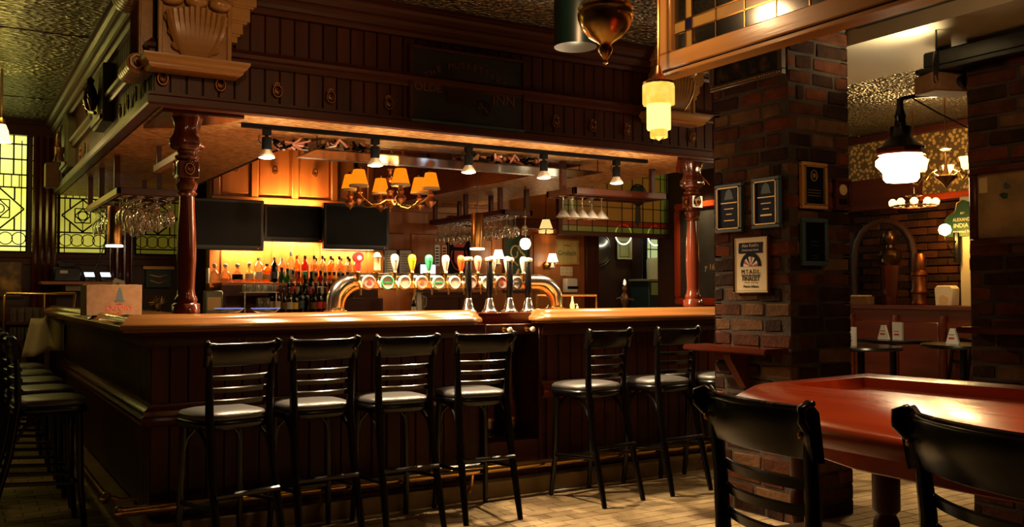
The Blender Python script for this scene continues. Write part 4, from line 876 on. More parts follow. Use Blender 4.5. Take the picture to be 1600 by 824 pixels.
# lower inner counter behind the bar top with bright trays
T = thing('inner_counter', 'steel underbar counter behind the bar top', 'counter', (1.9, 6.1, 0)); MB().box(0, 0, 0, 2.0, .5, .95).build('underbar_body', 'dark_metal', T, bev=.005); MB().box(-.01, -.01, .95, 2.01, .51, .98).build('underbar_top', 'chrome', T, bev=.004)
for k, (u, d) in enumerate(((358, 'left'), (415, 'right'))):
    p0 = at(u, 483, 'y', 7.9); T = thing('serving_tray', d+' of two oval steel trays with blue glow behind the bar edge', 'tray', (p0.x, 7.9, p0.z-.03)); 
    MB().lathe([(.0, .012), (.09, .012), (.115, .03), (.12, .034), (.11, .02), (.08, 0), (.0, 0)], 24).build('tray_body', 'chrome', T)
    MB().tube([(.118*math.cos(2*PI*i/24), .118*math.sin(2*PI*i/24), .034) for i in range(24)], .004, 5, closed=True).build('lit_rim', 'blue_glow', T)  # blue light on the tray rim is put in as emission
T = thing('ice_well', 'steel ice well that carries the two oval trays', 'counter', (2.0, 7.6, 0)); MB().box(-.2, 0, 0, .85, .6, 1.10).build('well_body', 'dark_metal', T, bev=.006); MB().box(-.22, -.02, 1.10, .87, .62, 1.135).build('well_rim', 'chrome', T, bev=.004)
# fridge fronts and clutter seen under the tower
T = thing('bottle_cooler', 'stainless undercounter cooler behind the beer tower', 'cooler', (3.5, 8.3, 0)); MB().box(-.45, 0, 0, .65, .40, 1.13).build('cooler_body', 'dark_metal', T, bev=.01); MB().box(-.43, -.015, .3, .62, 0, 1.12).build('door', 'chrome_dull' if 'chrome_dull' in MT else mat('chrome_dull', (.30, .27, .24), .4, .9).name, T, bev=.005)
T = thing('steel_pitcher', 'tall steel pitcher under the right half of the beer tower', 'pitcher', (4.02, 8.45, 1.131)); MB().lathe([(.05, 0), (.06, .01), (.058, .12), (.045, .19), (.05, .22), (.045, .22), (.04, .18), (.0, .02)], 16).build('pitcher_body', 'chrome_dull', T)
MB().tube([(.05, 0, .18), (.095, 0, .16), (.09, 0, .08), (.056, 0, .05)], .007, 6).build('handle', 'chrome_dull', T)
bottle(3.93, 8.35, 1.131, .17, .024, 'b_dark', 'small dark sauce bottle with yellow cap under the beer tower', lab='paper', cap='yellow_enamel', shape='spirit')
# papers, screen, extinguisher, posters, sconces on the bar wall
def flat(name, label, cat, p, w_, h, m, rz=0, d=.008, fr=None, fw=.02, tilt=0):
    T = thing(name, label, cat, p, rz); T.rotation_euler.y = tilt
    MB().box(-w_/2, -d, 0, w_/2, 0, h).build('sheet', m, T)
    if fr:
        q = MB(); D = d+.014
        for a in ((-w_/2-fw, -D, -fw, w_/2+fw, 0, 0), (-w_/2-fw, -D, h, w_/2+fw, 0, h+fw), (-w_/2-fw, -D, 0, -w_/2, 0, h), (w_/2, -D, 0, w_/2+fw, 0, h)): q.box(*a)
        q.build('frame', fr, T, bev=.003)
    return T
WY = BW-.015
for k, (x, d) in enumerate(((4.13, 'left'), (4.31, 'right'))):
    T = flat('notice_sheet', d+' of two framed paper notices beside the rightmost television', 'notice', (x, WY, 1.55), .15, .26, 'paper', fr='black_plastic', fw=.008)
    for i in range(8): MB().box(-.055, -.0095, .03+i*.026, .05-.02*(i % 3), -.008, .035+i*.026).build('text_line', 'ink', T)
T = thing('till_screen', 'small bright white till screen at the wall behind the taps', 'monitor', (4.50, 9.2, 1.47)); MB().box(-.10, 0, 0, .10, .04, .19).build('case', 'black_plastic', T, bev=.005); MB().box(-.088, -.004, .012, .088, .001, .178).build('screen', 'monitor', T)
MB().box(-.05, .0, -.10, .05, .05, 0).build('stand', 'black_plastic', T); MB().box(-.09, -.06, -.12, .09, .12, -.10).build('foot', 'black_plastic', T)
light('AREA', (0, -.02, .1), 1.2, (.8, .88, 1), parent=T, sx=.18, sy=.16).rotation_euler = (R(90), 0, 0)
T = thing('till_stand', 'dark side cabinet under the small white screen', 'cabinet', (4.72, 9.05, 0)); MB().box(-.34, 0, 0, .5, .33, 1.34).build('cabinet_body', 'mahog_z', T, bev=.006); MB().box(-.36, -.015, 1.325, .52, .33, 1.349).build('cabinet_top', 'mahog_x', T, bev=.004)
MB().box(-.32, -.012, .1, .07, 0, 1.28).build('door', 'mahog_z', T, bev=.006); MB().box(.09, -.012, .1, .48, 0, 1.28).build('door', 'mahog_z', T, bev=.006)
for x, d in ((4.70, 'left'), (4.79, 'right')):
    T = thing('price_roll', d+' of two narrow printed cards hanging beside the crest poster', 'card', (x, WY-.01, 1.64)); MB().box(-.03, -.006, 0, .03, 0, .24).build('card_sheet', 'white' if d == 'left' else 'salmon_enamel', T)
    for i in range(6): MB().box(-.02, -.008, .03+i*.033, .018, -.006, .045+i*.033).build('print', 'ink', T)
T = flat('crest_poster', 'dark poster with red crest on the orange wall behind the taps', 'poster', (4.98, WY, 1.52), .26, .46, 'ink', fr='mahog_z', fw=.02)
q = MB(); q.prism([(-.06, .30), (.06, .30), (.06, .18), (0, .10), (-.06, .18)], -.011, -.008, 'y'); q.prism([(-.11, .43), (-.05, .38), (0, .42), (.05, .38), (.11, .43), (.06, .34), (-.06, .34)], -.011, -.008, 'y')
for s in (-1, 1): q.tube([(s*.09, -.01, .30), (s*.11, -.01, .2), (s*.06, -.01, .1), (0, -.01, .07)], .008, 5)
q.build('crest', 'ink_red', T); MB().lathe([(.0, -.014), (.028, -.014), (.028, -.011)], 14, (0, 0, .23), ax='y').build('crest_centre', 'salmon_enamel', T)
T = flat('scroll_mirror', 'dark panel with gold scrollwork between the two wall sconces', 'picture', (5.75, WY, 1.36), .33, .64, 'green_paint', fr='mahog_z', fw=.022)
q = MB()
q.tube([(-.02+.08*math.cos(t*.45)*(1-t*.04), -.011, .45+.10*math.sin(t*.45)*(1-t*.04)) for t in range(16)], .010, 5); q.tube([(.05, -.011, .6), (.03, -.011, .5), (.11, -.011, .42), (.10, -.011, .33)], [.006, .014, .016, .008], 6)
q.tube([(-.1, -.011, .30), (-.04, -.011, .35), (.02, -.011, .30)], .012, 5); q.tube([(0, -.011, .05), (-.01, -.011, .15), (.03, -.011, .26)], [.02, .03, .012], 6); q.tube([(.09, -.011, .05), (.10, -.011, .15), (.08, -.011, .25)], .006, 5)
q.build('gold_scroll', 'tan_enamel', T)
def sconce(x, z, label, y=BW-.03, rz=0, pw=16):
    T = thing('wall_sconce', label, 'wall lamp', (x, y, z), rz)
    MB().lathe([(.045, 0), (.045, -.01), (.02, -.03), (.0, -.034)], 14, ax='y').build('backplate', 'old_brass', T)
    MB().tube([(-.03, -.02, 0), (-.05, -.06, -.03), (-.03, -.10, -.05), (0, -.12, -.03), (0, -.12, .03)], .008, 6).build('arm', 'old_brass', T)
    MB().lathe([(.0, -.06), (.022, -.05), (.03, -.03), (.018, -.01), (.012, .03), (.02, .035)], 12, (0, -.12, 0)).build('cup', 'cream', T)
    MB().lathe([(.065, .035), (.068, .04), (.040, .135), (.038, .135), (.062, .04)], 16, (0, -.12, 0)).build('lamp_shade', 'shade_white', T)
    light('POINT', (0, -.12, .05), pw, (1, .55, .2), .03, parent=T); return T
sconce(5.43, 1.70, 'lit wall sconce with white shade behind the second hand pump'); sconce(6.18, 1.67, 'lit wall sconce with white shade right of the hand pumps')
T = thing('tiffany_lamp', 'small hanging lamp with amber leaded glass shade below the right canopy', 'lamp', (5.66, 8.6, 2.0))
for i in range(6):
    a = PI/3*i; b = a+PI/3-.06; MB().add([(.085*math.cos(a), .085*math.sin(a), .045), (.085*math.cos(b), .085*math.sin(b), .045), (.045*math.cos(b), .045*math.sin(b), .15), (.045*math.cos(a), .045*math.sin(a), .15), (.08*math.cos(a), .08*math.sin(a), .045), (.08*math.cos(b), .08*math.sin(b), .045), (.04*math.cos(b), .04*math.sin(b), .15), (.04*math.cos(a), .04*math.sin(a), .15)], [(0, 1, 2, 3), (7, 6, 5, 4), (0, 4, 5, 1), (1, 5, 6, 2), (2, 6, 7, 3), (3, 7, 4, 0)]).build('shade_panel', 'tiffany', T, sm=False)
    MB().box(-.03, -.004, 0, .03, .004, .035).build('skirt_panel', 'tiffany', T, loc=(.075*math.cos(a+.5), .075*math.sin(a+.5), .0), rot=(0, 0, a+.5+PI/2), sm=False)
q = MB(); q.tube([(.09*math.cos(i*PI/3), .09*math.sin(i*PI/3), .042) for i in range(6)], .005, 4, closed=True); q.lathe([(.046, .15), (.046, .165), (.01, .175)], 6); q.tube([(0, 0, .17), (0, 0, CEIL-2.0)], .004, 4); q.build('leading', 'lead', T)
light('POINT', (0, 0, -.03), 1.5, WARM, .04, parent=T)
T = flat('beer_sign_picture', 'framed striped picture with green script on the wall right of the sconce', 'picture', (6.48, WY, 1.70), .31, .27, 'striped' if 'striped' in MT else mat('striped', (.42, .32, .09), .5, col2=(.62, .46, .16), sc_=6, st=(6, 1, .1)).name, fr='oak_x', fw=.022)
text('Grolsch', T, (0, -.010, .12), .085, 'green_paint'); MB().tube([(-.04, -.01, .21), (0, -.01, .22), (.04, -.01, .205)], .006, 5).build('emblem', 'ink_red', T)
T = flat('card_notice', 'small paper with printed grid pinned under the striped framed picture', 'notice', (6.47, WY, 1.545), .18, .11, 'paper', tilt=.03)
for i in range(6): MB().lathe([(.0, -.0095), (.02, -.0095), (.02, -.008)], 10, (-.06+(i % 3)*.06, 0, .03+(i//3)*.05), ax='y').build('print', 'tan_enamel', T)
T = thing('towel_dispenser', 'white paper dispenser with dark slot on the wall below the pinned card', 'dispenser', (6.50, WY-.09, 1.34)); MB().box(-.085, 0, 0, .085, .09, .17).build('case', 'white', T, bev=.01); MB().box(-.07, -.004, .04, .085, 0, .075).build('slot', 'ink', T)
for x, d in ((6.02, 'first'), (6.24, 'second')): flat('small_notice', d+' dim tan notice low on the wall under the right sconce', 'notice', (x, WY, 1.34), .12, .09, 'cardboard')
T = thing('wall_switch', 'pale double switch plate on the side of the bar wall by the post', 'switch', (2.20, 9.45, 1.44), -PI/2); MB().box(-.05, -.012, 0, .05, 0, .15).build('plate', 'white', T, bev=.003); MB().box(-.01, -.02, .05, .01, -.01, .1).build('toggle', 'white', T); MB().box(-.04, -.012, -.14, .04, 0, -.02).build('lower_plate', 'cardboard', T)
T = thing('green_tin', 'olive square tin behind the bar edge beside the left post', 'tin', (2.08, 8.75, 1.146)); MB().box(-.08, -.05, 0, .08, .05, .22).build('tin_body', 'green_board', T, bev=.01); MB().box(-.06, -.053, .04, .06, -.05, .16).build('tin_label', 'dull_gold', T)
T = thing('tin_stand', 'low dark cupboard at the left end of the back bar', 'cabinet', (2.1, 8.66, 0)); MB().box(-.12, 0, 0, .13, .3, 1.146).build('cupboard_body', 'mahog_z', T, bev=.006)
# ================================================================== GLASS SHELF IN THE CANOPY OPENING
T = thing('glass_shelf', 'green-edged glass shelf across the canopy opening under the stored ornaments', 'shelf', (OXL+.03, 5.70, 2.262))
MB().box(0, 0, 0, OXR-OXL-.06, .40, .008).build('shelf_pane', 'glass_pane', T); MB().box(0, .40, -.004, OXR-OXL-.06, .412, .014).build('edge_rail', 'chrome', T); [MB().tube([(x, y, .01), (x, y, .095)], .004, 5).build('hanging_rod', 'dark_metal', T) for x in (.01, 1.1, 2.25) for y in (.03, .27)]
for k, (u, v, w_, l) in enumerate(((490, 226, .62, 'crumpled lace and ribbon bundle on the left half of the glass shelf'), (797, 256, .55, 'dry brown leaf garland on the right half of the glass shelf'))):
    x = (2.07 if k == 0 else 3.42)
    T = thing('stored_ornament', l, 'ornament', (x, 5.86, 2.271)); rn = random.Random(k)
    for j in range(3):
        q = MB()
        for i in range(26):
            a = rn.uniform(-w_/2, w_/2); b = rn.uniform(-.13, .13); c_ = rn.uniform(.006, .045); q.tube([(a, b, c_), (a+rn.uniform(-.06, .06), b+rn.uniform(-.05, .05), c_+rn.uniform(0, .05)), (a+rn.uniform(-.1, .1), b+rn.uniform(-.08, .08), rn.uniform(.006, .06))], rn.uniform(.004, .012), 5)
        tag(q.build('ribbon_tangle', (('white', 'ink', 'salmon_enamel') if k == 0 else ('cardboard', 'ink', 'salmon_enamel'))[j], T), kind='stuff')
T = thing('stored_box', 'slim tan carton lying across the glass shelf', 'box', (2.04, 5.86, 2.325)); MB().box(-.03, -.10, -.01, .03, .12, .015).build('carton_body', 'cardboard', T, rot=(0, 0, .4), bev=.002); MB().box(-.02, -.08, -.054, .02, .08, -.01).build('carton_base', 'cardboard', T)
# ================================================================== CHANDELIER OVER THE BAR
T = thing('brass_chandelier', 'brass chandelier with six amber shades hanging over the bar', 'chandelier', (3.08, 7.0, 2.00))
MB().lathe([(.0, 0), (.008, .01), (.004, .03), (.02, .045), (.05, .07), (.055, .095), (.03, .12), (.022, .15), (.034, .18), (.018, .20), (.014, .25), (.028, .27), (.032, .285), (.016, .30), (.013, .34), (.024, .36), (.013, .38), (.010, .42), (.026, .435), (.010, .45), (.0, .46)], 18).build('stem', 'copper', T)
MB().tube([(.02*math.cos(i*PI/6), 0, .48+.024*math.sin(i*PI/6)) for i in range(12)], .004, 5, closed=True).build('ring', 'dark_metal', T); MB().tube([(0, 0, .50), (0, 0, CEIL-2.02)], .005, 5).build('chain', 'dark_metal', T)
for i in range(6):
    a = R(20+60*i); c, s = math.cos(a), math.sin(a); f = lambda r, z: (r*c, r*s, z)
    A = MB().tube([f(.04, .10), f(.12, .06), f(.20, .05), f(.28, .09), f(.33, .13)], .007, 6).build('arm', 'brass', T)
    MB().lathe([(.0, .030), (.008, .040), (.036, .065), (.046, .085), (.034, .105), (.018, .12), (.030, .14), (.018, .155), (.016, .19)], 12, f(.34, 0)).build('candle_cup', 'copper', A)
    MB().lathe([(.072, .185), (.075, .190), (.073, .20), (.046, .315), (.042, .32), (.042, .315), (.066, .20)], 20, f(.34, 0)).build('lamp_shade', 'shade_amber', A)
    MB().lathe([(.076, .182), (.079, .19), (.076, .20)], 20, f(.34, 0)).build('shade_trim', 'tan_enamel', A)
    MB().lathe([(.012, .31), (.022, .32), (.016, .34), (0, .345)], 10, f(.34, 0)).build('finial', 'copper', A)
light('POINT', (0, 0, .12), 9, (1, .48, .14), .1, parent=T); light('POINT', (.12, .12, .62), 1.5, (1, .5, .16), .1, parent=T)
# ================================================================== PLAQUES ON THE BRICK PILLAR
def framed(name, label, cat, face, a0, a1, z0, z1, fr, inner, fw=.022, d=.03, inner_frame=None):
    """face 'x': on the pillar side that looks left (a = Y); face 'y': on the side that looks at the camera (a = X)"""
    w_ = abs(a1-a0); h = z1-z0
    T = thing(name, label, cat, (PX-.004, (a0+a1)/2, z0) if face == 'x' else ((a0+a1)/2, PY-.004, z0), -PI/2 if face == 'x' else 0)
    MB().box(-w_/2+fw, -d*.6, fw, w_/2-fw, 0, h-fw).build('plate', inner, T)
    for q in ((-w_/2, -d, 0, w_/2, 0, fw), (-w_/2, -d, h-fw, w_/2, 0, h), (-w_/2, -d, fw, -w_/2+fw, 0, h-fw), (w_/2-fw, -d, fw, w_/2, 0, h-fw)): MB().box(*q).build('frame_side', fr, T, bev=.004)
    if inner_frame:
        q = MB(); e = fw; t = .007
        for b in ((-w_/2+e, -d-.002, e, w_/2-e, -d*.5, e+t), (-w_/2+e, -d-.002, h-e-t, w_/2-e, -d*.5, h-e), (-w_/2+e, -d-.002, e, -w_/2+e+t, -d*.5, h-e), (w_/2-e-t, -d-.002, e, w_/2-e, -d*.5, h-e)): q.box(*b)
        q.build('gilt_edge', inner_frame, T)
    return T, w_, h, -d*.6-.001
for k, (ya, yb, za, zb) in enumerate(((4.355, 4.12, 1.715, 2.02), (4.04, 3.82, 1.725, 2.03))):
    T, w_, h, y_ = framed('award_plaque', ('left' if k == 0 else 'right')+' of two navy award plaques on the left face of the pillar', 'plaque', 'x', ya, yb, za, zb, 'bluegrey', 'navy', inner_frame='dull_gold')
    for z, wd, t in ((.60, .14, .006), (.48, .08, .005), (.37, .05, .005), (.24, .09, .010 if k else .006)): MB().box(-wd/2, y_-.001, h*z, wd/2, y_, h*z+t).build('engraved_line', 'dull_gold', T)
    q = MB(); q.prism([(-.04, h*.68), (.04, h*.68), (.025, h*.84), (0, h*.9), (-.025, h*.84)], y_-.001, y_, 'y'); q.build('etched_emblem', 'bluegrey', T)
# darts plaque
T, w_, h, y_ = framed('darts_plaque', 'cream darts finalist plaque with half dartboard on the brick pillar', 'plaque', 'x', 4.205, 3.915, 1.335, 1.685, 'mahog_z', 'cream_plate' if 'cream_plate' in MT else mat('cream_plate', (.72, .58, .34), .45).name, fw=.008, d=.026)
q = MB(); t = .0025; e = .018
for b in ((-w_/2+e, y_-.001, e, w_/2-e, y_, e+t), (-w_/2+e, y_-.001, h-e-t, w_/2-e, y_, h-e), (-w_/2+e, y_-.001, e, -w_/2+e+t, y_, h-e), (w_/2-e-t, y_-.001, e, w_/2-e, y_, h-e)): q.box(*b)
q.build('border_line', 'tan_enamel', T)
MB().prism([(-.095, h-.105), (.10, h-.105), (.095, h-.095), (.10, h-.04), (-.095, h-.04), (-.10, h-.095)], y_-.003, y_, 'y').build('banner', 'navy', T)
text("Alex Keith's", T, (0, y_-.004, h-.058), .028, 'cream'); text("Anniversary Series", T, (0, y_-.004, h-.085), .018, 'cream')
cz = h-.185
def sector(r0, r1, a0, a1, n=4): return [(r1*math.cos(a0+(a1-a0)*i/n), cz+r1*math.sin(a0+(a1-a0)*i/n)) for i in range(n+1)]+[(r0*math.cos(a1-(a1-a0)*i/n), cz+r0*math.sin(a1-(a1-a0)*i/n)) for i in range(n+1)]
MB().prism(sector(.060, .086, 0, PI, 16), y_-.002, y_, 'y').build('dartboard_rim', 'ink', T)
for i in range(10):
    a0 = PI*i/10; MB().prism(sector(.012, .060, a0, a0+PI/10), y_-.002, y_, 'y').build('dartboard_sector', 'ink_red' if i % 2 == 0 and i in (0, 4, 8) else ('ink' if i % 2 == 0 else 'white'), T, sm=False)
MB().prism(sector(.0, .012, 0, PI, 8), y_-.003, y_, 'y').build('bullseye', 'ink_red', T)
text('M.T.A.D.L.', T, (0, y_-.001, cz-.033), .036, 'ink'); text('REGULAR SEASON', T, (0, y_-.001, cz-.056), .0185, 'navy'); text('FINALIST', T, (0, y_-.001, cz-.077), .036, 'ink')
text('Wizards - The Society', T, (0, y_-.001, cz-.097), .012, 'tan_enamel'); text('Norm Gibson', T, (0, y_-.001, cz-.122), .022, 'ink')
# right face
T, w_, h, y_ = framed('award_plaque', 'black award plaque in a tan wooden frame, right face of the pillar', 'plaque', 'y', 4.255, 4.475, 1.835, 2.11, 'oak_z', 'ink', inner_frame='dull_gold')
q = MB(); q.lathe([(.0, y_-.002), (.014, y_-.002), (.014, y_)], 12, (0, 0, h*.72), ax='y'); q.tube([(.026*math.cos(2*PI*i/14), y_-.001, h*.72+.032*math.sin(2*PI*i/14)) for i in range(14)], .003, 5, closed=True); q.build('etched_emblem', 'dull_gold', T)
for z in (.40, .34, .28): MB().box(-.055, y_-.001, h*z, .055, y_, h*z+.003).build('engraved_line', 'dull_gold', T)
T, w_, h, y_ = framed('medal_plaque', 'small dark plaque with pale round medal at the right edge of the brick pillar', 'plaque', 'y', 4.55, 4.69, 1.84, 2.03, 'mahog_z', 'mahog_z')
MB().lathe([(.0, y_-.008), (.02, y_-.009), (.032, y_-.006), (.034, y_)], 20, (0, 0, h*.64), ax='y').build('medal', 'tan_enamel', T); MB().box(-.035, y_-.002, .035, .035, y_, h*.35).build('name_plate', 'ink', T)
T, w_, h, y_ = framed('award_plaque', 'black plaque in a mottled grey frame low on the right face of the brick pillar', 'plaque', 'y', 4.255, 4.475, 1.50, 1.78, 'bluegrey', 'ink', fw=.026)
for z in (.5, .42, .2, .14): MB().box(-.03, y_-.001, h*z, .03, y_, h*z+.003).build('engraved_line', 'bluegrey', T)
T, w_, h, y_ = framed('dark_painting', 'wide dark painting in beaded frame high on the brick pillar above the plaques', 'painting', 'x', 4.38, 3.78, 2.62, 2.98, 'dull_frame' if 'dull_frame' in MT else mat('dull_frame', (.06, .03, .012), .35).name, 'dark_canvas' if 'dark_canvas' in MT else mat('dark_canvas', (.008, .006, .004), .3, col2=(.09, .045, .015), sc_=14, fac=(.5, .8)).name, fw=.035, d=.04)
q = MB()
for i in range(30): q.lathe([(.0, -.047), (.004, -.044), (.006, -.04)], 6, (-.28+i*.0195, 0, .018), ax='y')
q.build('beading', 'dull_gold', T)
# ledges
def ledge(label, loc, ln, rz, dp=.2):
    T = thing('drink_ledge', label, 'shelf', loc, rz); MB().box(-ln/2, -dp, 0, ln/2, .0, .035).build('ledge_board', 'post_x', T, bev=.008, seg=2)
    MB().prism([(0, 0), (0, -.22), (-.03, -.22), (-dp*.8, -.03), (-dp*.8, 0)], -.03, .03, 'x').build('bracket', 'mahog_z', T); return T
ledge('wooden drink ledge on bracket below the darts plaque on the brick pillar', (PX, 4.13, .98), .70, -PI/2, .2)
ledge('dark drink ledge on the brick pillar at the right edge of the picture', (5.27, 2.9, 1.10), .9, -PI/2, .16)
# framed map on the second pillar
T = thing('framed_map', 'large framed old map on the brick pillar at the right edge', 'picture', (5.262, 2.93, 1.66), -PI/2); w_, h = .70, .38
MB().box(-w_/2, -.015, 0, w_/2, 0, h).build('map_sheet', 'map_paper' if 'map_paper' in MT else mat('map_paper', (.20, .125, .055), .6, col2=(.34, .21, .09), sc_=7, spec=.1).name, T)
q = MB(); e = .045
for b in ((-w_/2-e, -.04, -e, w_/2+e, 0, 0), (-w_/2-e, -.04, h, w_/2+e, 0, h+e), (-w_/2-e, -.04, 0, -w_/2, 0, h), (w_/2, -.04, 0, w_/2+e, 0, h)): q.box(*b)
q.build('frame', 'mahog_x', T, bev=.01)
rn = random.Random(2)
for i in range(9):
    x = rn.uniform(-.3, .3); z = rn.uniform(.05, .33); MB().prism([(x+rn.uniform(.015, .04)*math.cos(2*PI*j/7), z+rn.uniform(.012, .03)*math.sin(2*PI*j/7)) for j in range(7)], -.017, -.015, 'y').build('printed_motif', ('bluegrey', 'green_paint', 'tan_enamel')[i % 3], T, sm=False)
MB().box(-.34, -.017, .27, -.29, -.015, .36).build('pinned_note', 'tan_enamel', T)
# ================================================================== RED TABLE IN THE FOREGROUND
T = thing('red_pub_table', 'large glossy red wooden bar table with raised rolled rim on turned legs', 'table', (2.5, 1.45, 0))
out = [(3.20, 2.48), (2.42, 2.40), (2.21, 2.27), (2.0, 1.72), (1.98, 1.3), (2.02, .5), (3.34, .35)]
inn = [(2.86, 2.24), (2.47, 2.21), (2.45, 2.15), (2.50, 1.65), (2.55, 1.3), (2.64, .7), (3.06, .6)]
def ringv(t, z): return [(o[0]*(1-t)+i[0]*t, o[1]*(1-t)+i[1]*t, z) for o, i in zip(out, inn)]
def offs(k, z):
    c = Vector((2.62, 1.42)); return [(c.x+(o[0]-c.x)*k, c.y+(o[1]-c.y)*k, z) for o in out]
rings = [offs(.95, .928), offs(.985, .930), offs(1.0, .945), offs(1.004, .962), offs(1.0, .978), offs(.985, .990), ringv(.10, 1.002), ringv(.22, 1.018), ringv(.40, 1.028), ringv(.62, 1.034), ringv(.86, 1.036), ringv(.96, 1.033), ringv(1, 1.000), ringv(1.04, .996)]
m = MB(); n = 7; vs = [p for r in rings for p in r]; fs = [(j*n+i, j*n+(i+1) % n, (j+1)*n+(i+1) % n, (j+1)*n+i) for j in range(len(rings)-1) for i in range(n)]; fs.append(tuple(range(n))[::-1]); m.add(vs, fs)
m.build('rolled_rim', 'cherry_y', T, world=True, ang=50)
MB().prism([(p[0], p[1]) for p in inn], .985, .999).build('inset_top', 'cherry_y', T, world=True)
MB().prism([(p[0], p[1]) for p in offs(.84, 0)], .865, .94).build('apron', 'cherry_x', T, world=True, bev=.004)
for x, y in ((2.34, 1.76), (2.44, 2.16), (2.95, .7), (2.25, .7)):
    MB().lathe([(r_*.78, z_) for r_, z_ in [(.035, 0), (.045, .03), (.03, .05), (.034, .10), (.05, .22), (.052, .34), (.038, .44), (.030, .48), (.044, .50), (.034, .52), (.040, .56), (.052, .62), (.046, .68), (.034, .70), (.050, .715), (.050, .866)]], 20, (x, y, 0)).build('leg', 'mahog_z', T, world=True, ang=60)
# ================================================================== LEADED GLASS TRANSOM, UPPER RIGHT
T = thing('leaded_transom', 'oak framed leaded glass transom hanging from the ceiling in the right foreground', 'partition', (2.65, 3.1, 2.30), -PI/2)
L_ = 2.4; HZ = CEIL-2.30
MB().box(0, -.03, .0, L_, .03, .075).build('bottom_rail', 'oak_x', T, bev=.006); MB().box(0, -.03, .075, .09, .03, HZ).build('end_stile', 'oak_z', T, bev=.006)
MB().box(0, -.045, -.028, L_, .045, -.012).build('bottom_bead', 'oak_x', T, bev=.004); MB().box(.01, -.02, -.012, L_, .02, .0).build('shadow_gap', 'ink', T)
MB().box(.09, -.015, HZ-.05, L_, .015, HZ).build('top_rail', 'oak_x', T)
cols = [.09, .16, .20, .34, .50, .66, .82, .98, 1.14, 1.3, 1.46, 1.62, 1.78, 1.94, 2.1, 2.26, 2.4]; rows = [.075, .15, .20, .36, .52, .68, HZ-.05]
for i in range(len(cols)-1):
    for j in range(len(rows)-1):
        a, b, c_, d = cols[i], cols[i+1], rows[j], rows[j+1]; band = (i == 1) or (j == 1)
        MB().box(a+.002, -.004, c_+.002, b-.002, .004, d-.002).build('pane', 'navy' if (i == 1 and j == 1) else ('glass_lead_amber' if band else 'glass_pane'), T, sm=False)
q = MB()
for a in cols[1:]: q.box(a-.003, -.007, .075, a+.003, .007, HZ-.05)
for c_ in rows[1:]: q.box(.09, -.007, c_-.003, L_, .007, c_+.003)
q.build('lead_cames', 'old_brass', T)
# ================================================================== LAMPS IN THE FOREGROUND
def lobed(n, zs, r): return n
T = thing('deco_pendant', 'lit tiered amber glass art deco pendant lamp in front of the transom end', 'pendant lamp', (2.545, 3.0, 1.99))
for z0, z1, r_, m in ((.145, .232, .066, 'shade_deco'), (.040, .150, .049, 'shade_deco_hot'), (.006, .048, .036, 'shade_deco')):
    MB().lathe([(r_*.5, z0), (r_*.97, z0), (r_, z0+.006), (r_, z1-.006), (r_*.96, z1), (r_*.5, z1)], 24, lobes=12, amp=.04).build('glass_tier', m, T, ang=60)
MB().lathe([(.0, -.006), (.012, 0), (.03, .01)], 12).build('bottom_knob', 'old_brass', T)
MB().lathe([(.064, .232), (.066, .240), (.045, .252), (.03, .26), (.018, .28), (.012, .31)], 20, lobes=20, amp=.02).build('brass_gallery', 'copper', T)
MB().tube([(0, 0, .30), (.004, 0, .6), (0, 0, CEIL-1.99)], .006, 6).build('chain', 'old_brass', T)
light('POINT', (0, 0, -.06), 2.5, (1, .62, .22), .06, parent=T)
p0 = dep(946, 60, 3.5)
T = thing('brass_oil_lamp', 'hanging brass oil lamp font at the top edge of the picture', 'pendant lamp', (p0.x, p0.y, 2.205))
MB().lathe([(.0, 0), (.010, .006), (.006, .02), (.014, .03), (.024, .045), (.028, .06), (.020, .075), (.03, .085), (.062, .105), (.092, .14), (.104, .175), (.106, .195), (.100, .205), (.104, .215), (.095, .23), (.06, .25), (.03, .26)], 28).build('font_bowl', 'brass', T)
MB().lathe([(.02, .26), (.026, .30), (.018, .33), (.012, .5), (.01, CEIL-2.205)], 14).build('stem', 'copper', T)
light('POINT', (.09, .09, .36), 12, (1, .6, .28), .05, parent=T)
p0 = dep(899, 55, 4.1)
T = thing('green_drum_pendant', 'dark green cylinder pendant with cream inside beside the brass oil lamp', 'pendant lamp', (p0.x, p0.y, 2.43))
MB().lathe([(.092, .0), (.095, .0), (.095, .36), (.03, .38), (.012, .39), (.012, .38), (.088, .35)], 24).build('shade', 'drum_green', T, ang=50); light('POINT', (0, 0, -.06), .5, (1, .85, .5), .03, parent=T); MB().lathe([(.0, .06), (.088, .03), (.0915, .002)], 24).build('inner_reflector', 'cream', T)
MB().tube([(0, 0, .38), (0, 0, CEIL-2.43)], .006, 6).build('stem', 'dark_metal', T)
# tulip wall lamp at the left edge
p0 = dep(2, 205, 7.2)
T = thing('tulip_lamp', 'glowing tulip glass lamp at the left edge of the picture', 'lamp', (p0.x, p0.y, 2.52))
MB().lathe([(.075, 0), (.078, .004), (.055, .05), (.05, .09), (.035, .13), (.03, .14)], 18).build('glass_shade', 'tulip', T, ang=70); MB().lathe([(.03, .135), (.035, .15), (.02, .18), (.01, .19)], 12).build('fitter', 'old_brass', T)
MB().tube([(0, 0, .18), (0, 0, CEIL-2.52)], .008, 6).build('stem', 'old_brass', T)
light('POINT', (0, 0, -.05), 9, (1, .62, .24), .05, parent=T); light('POINT', (0, 0, .28), 3.5, GRN, .04, parent=T)
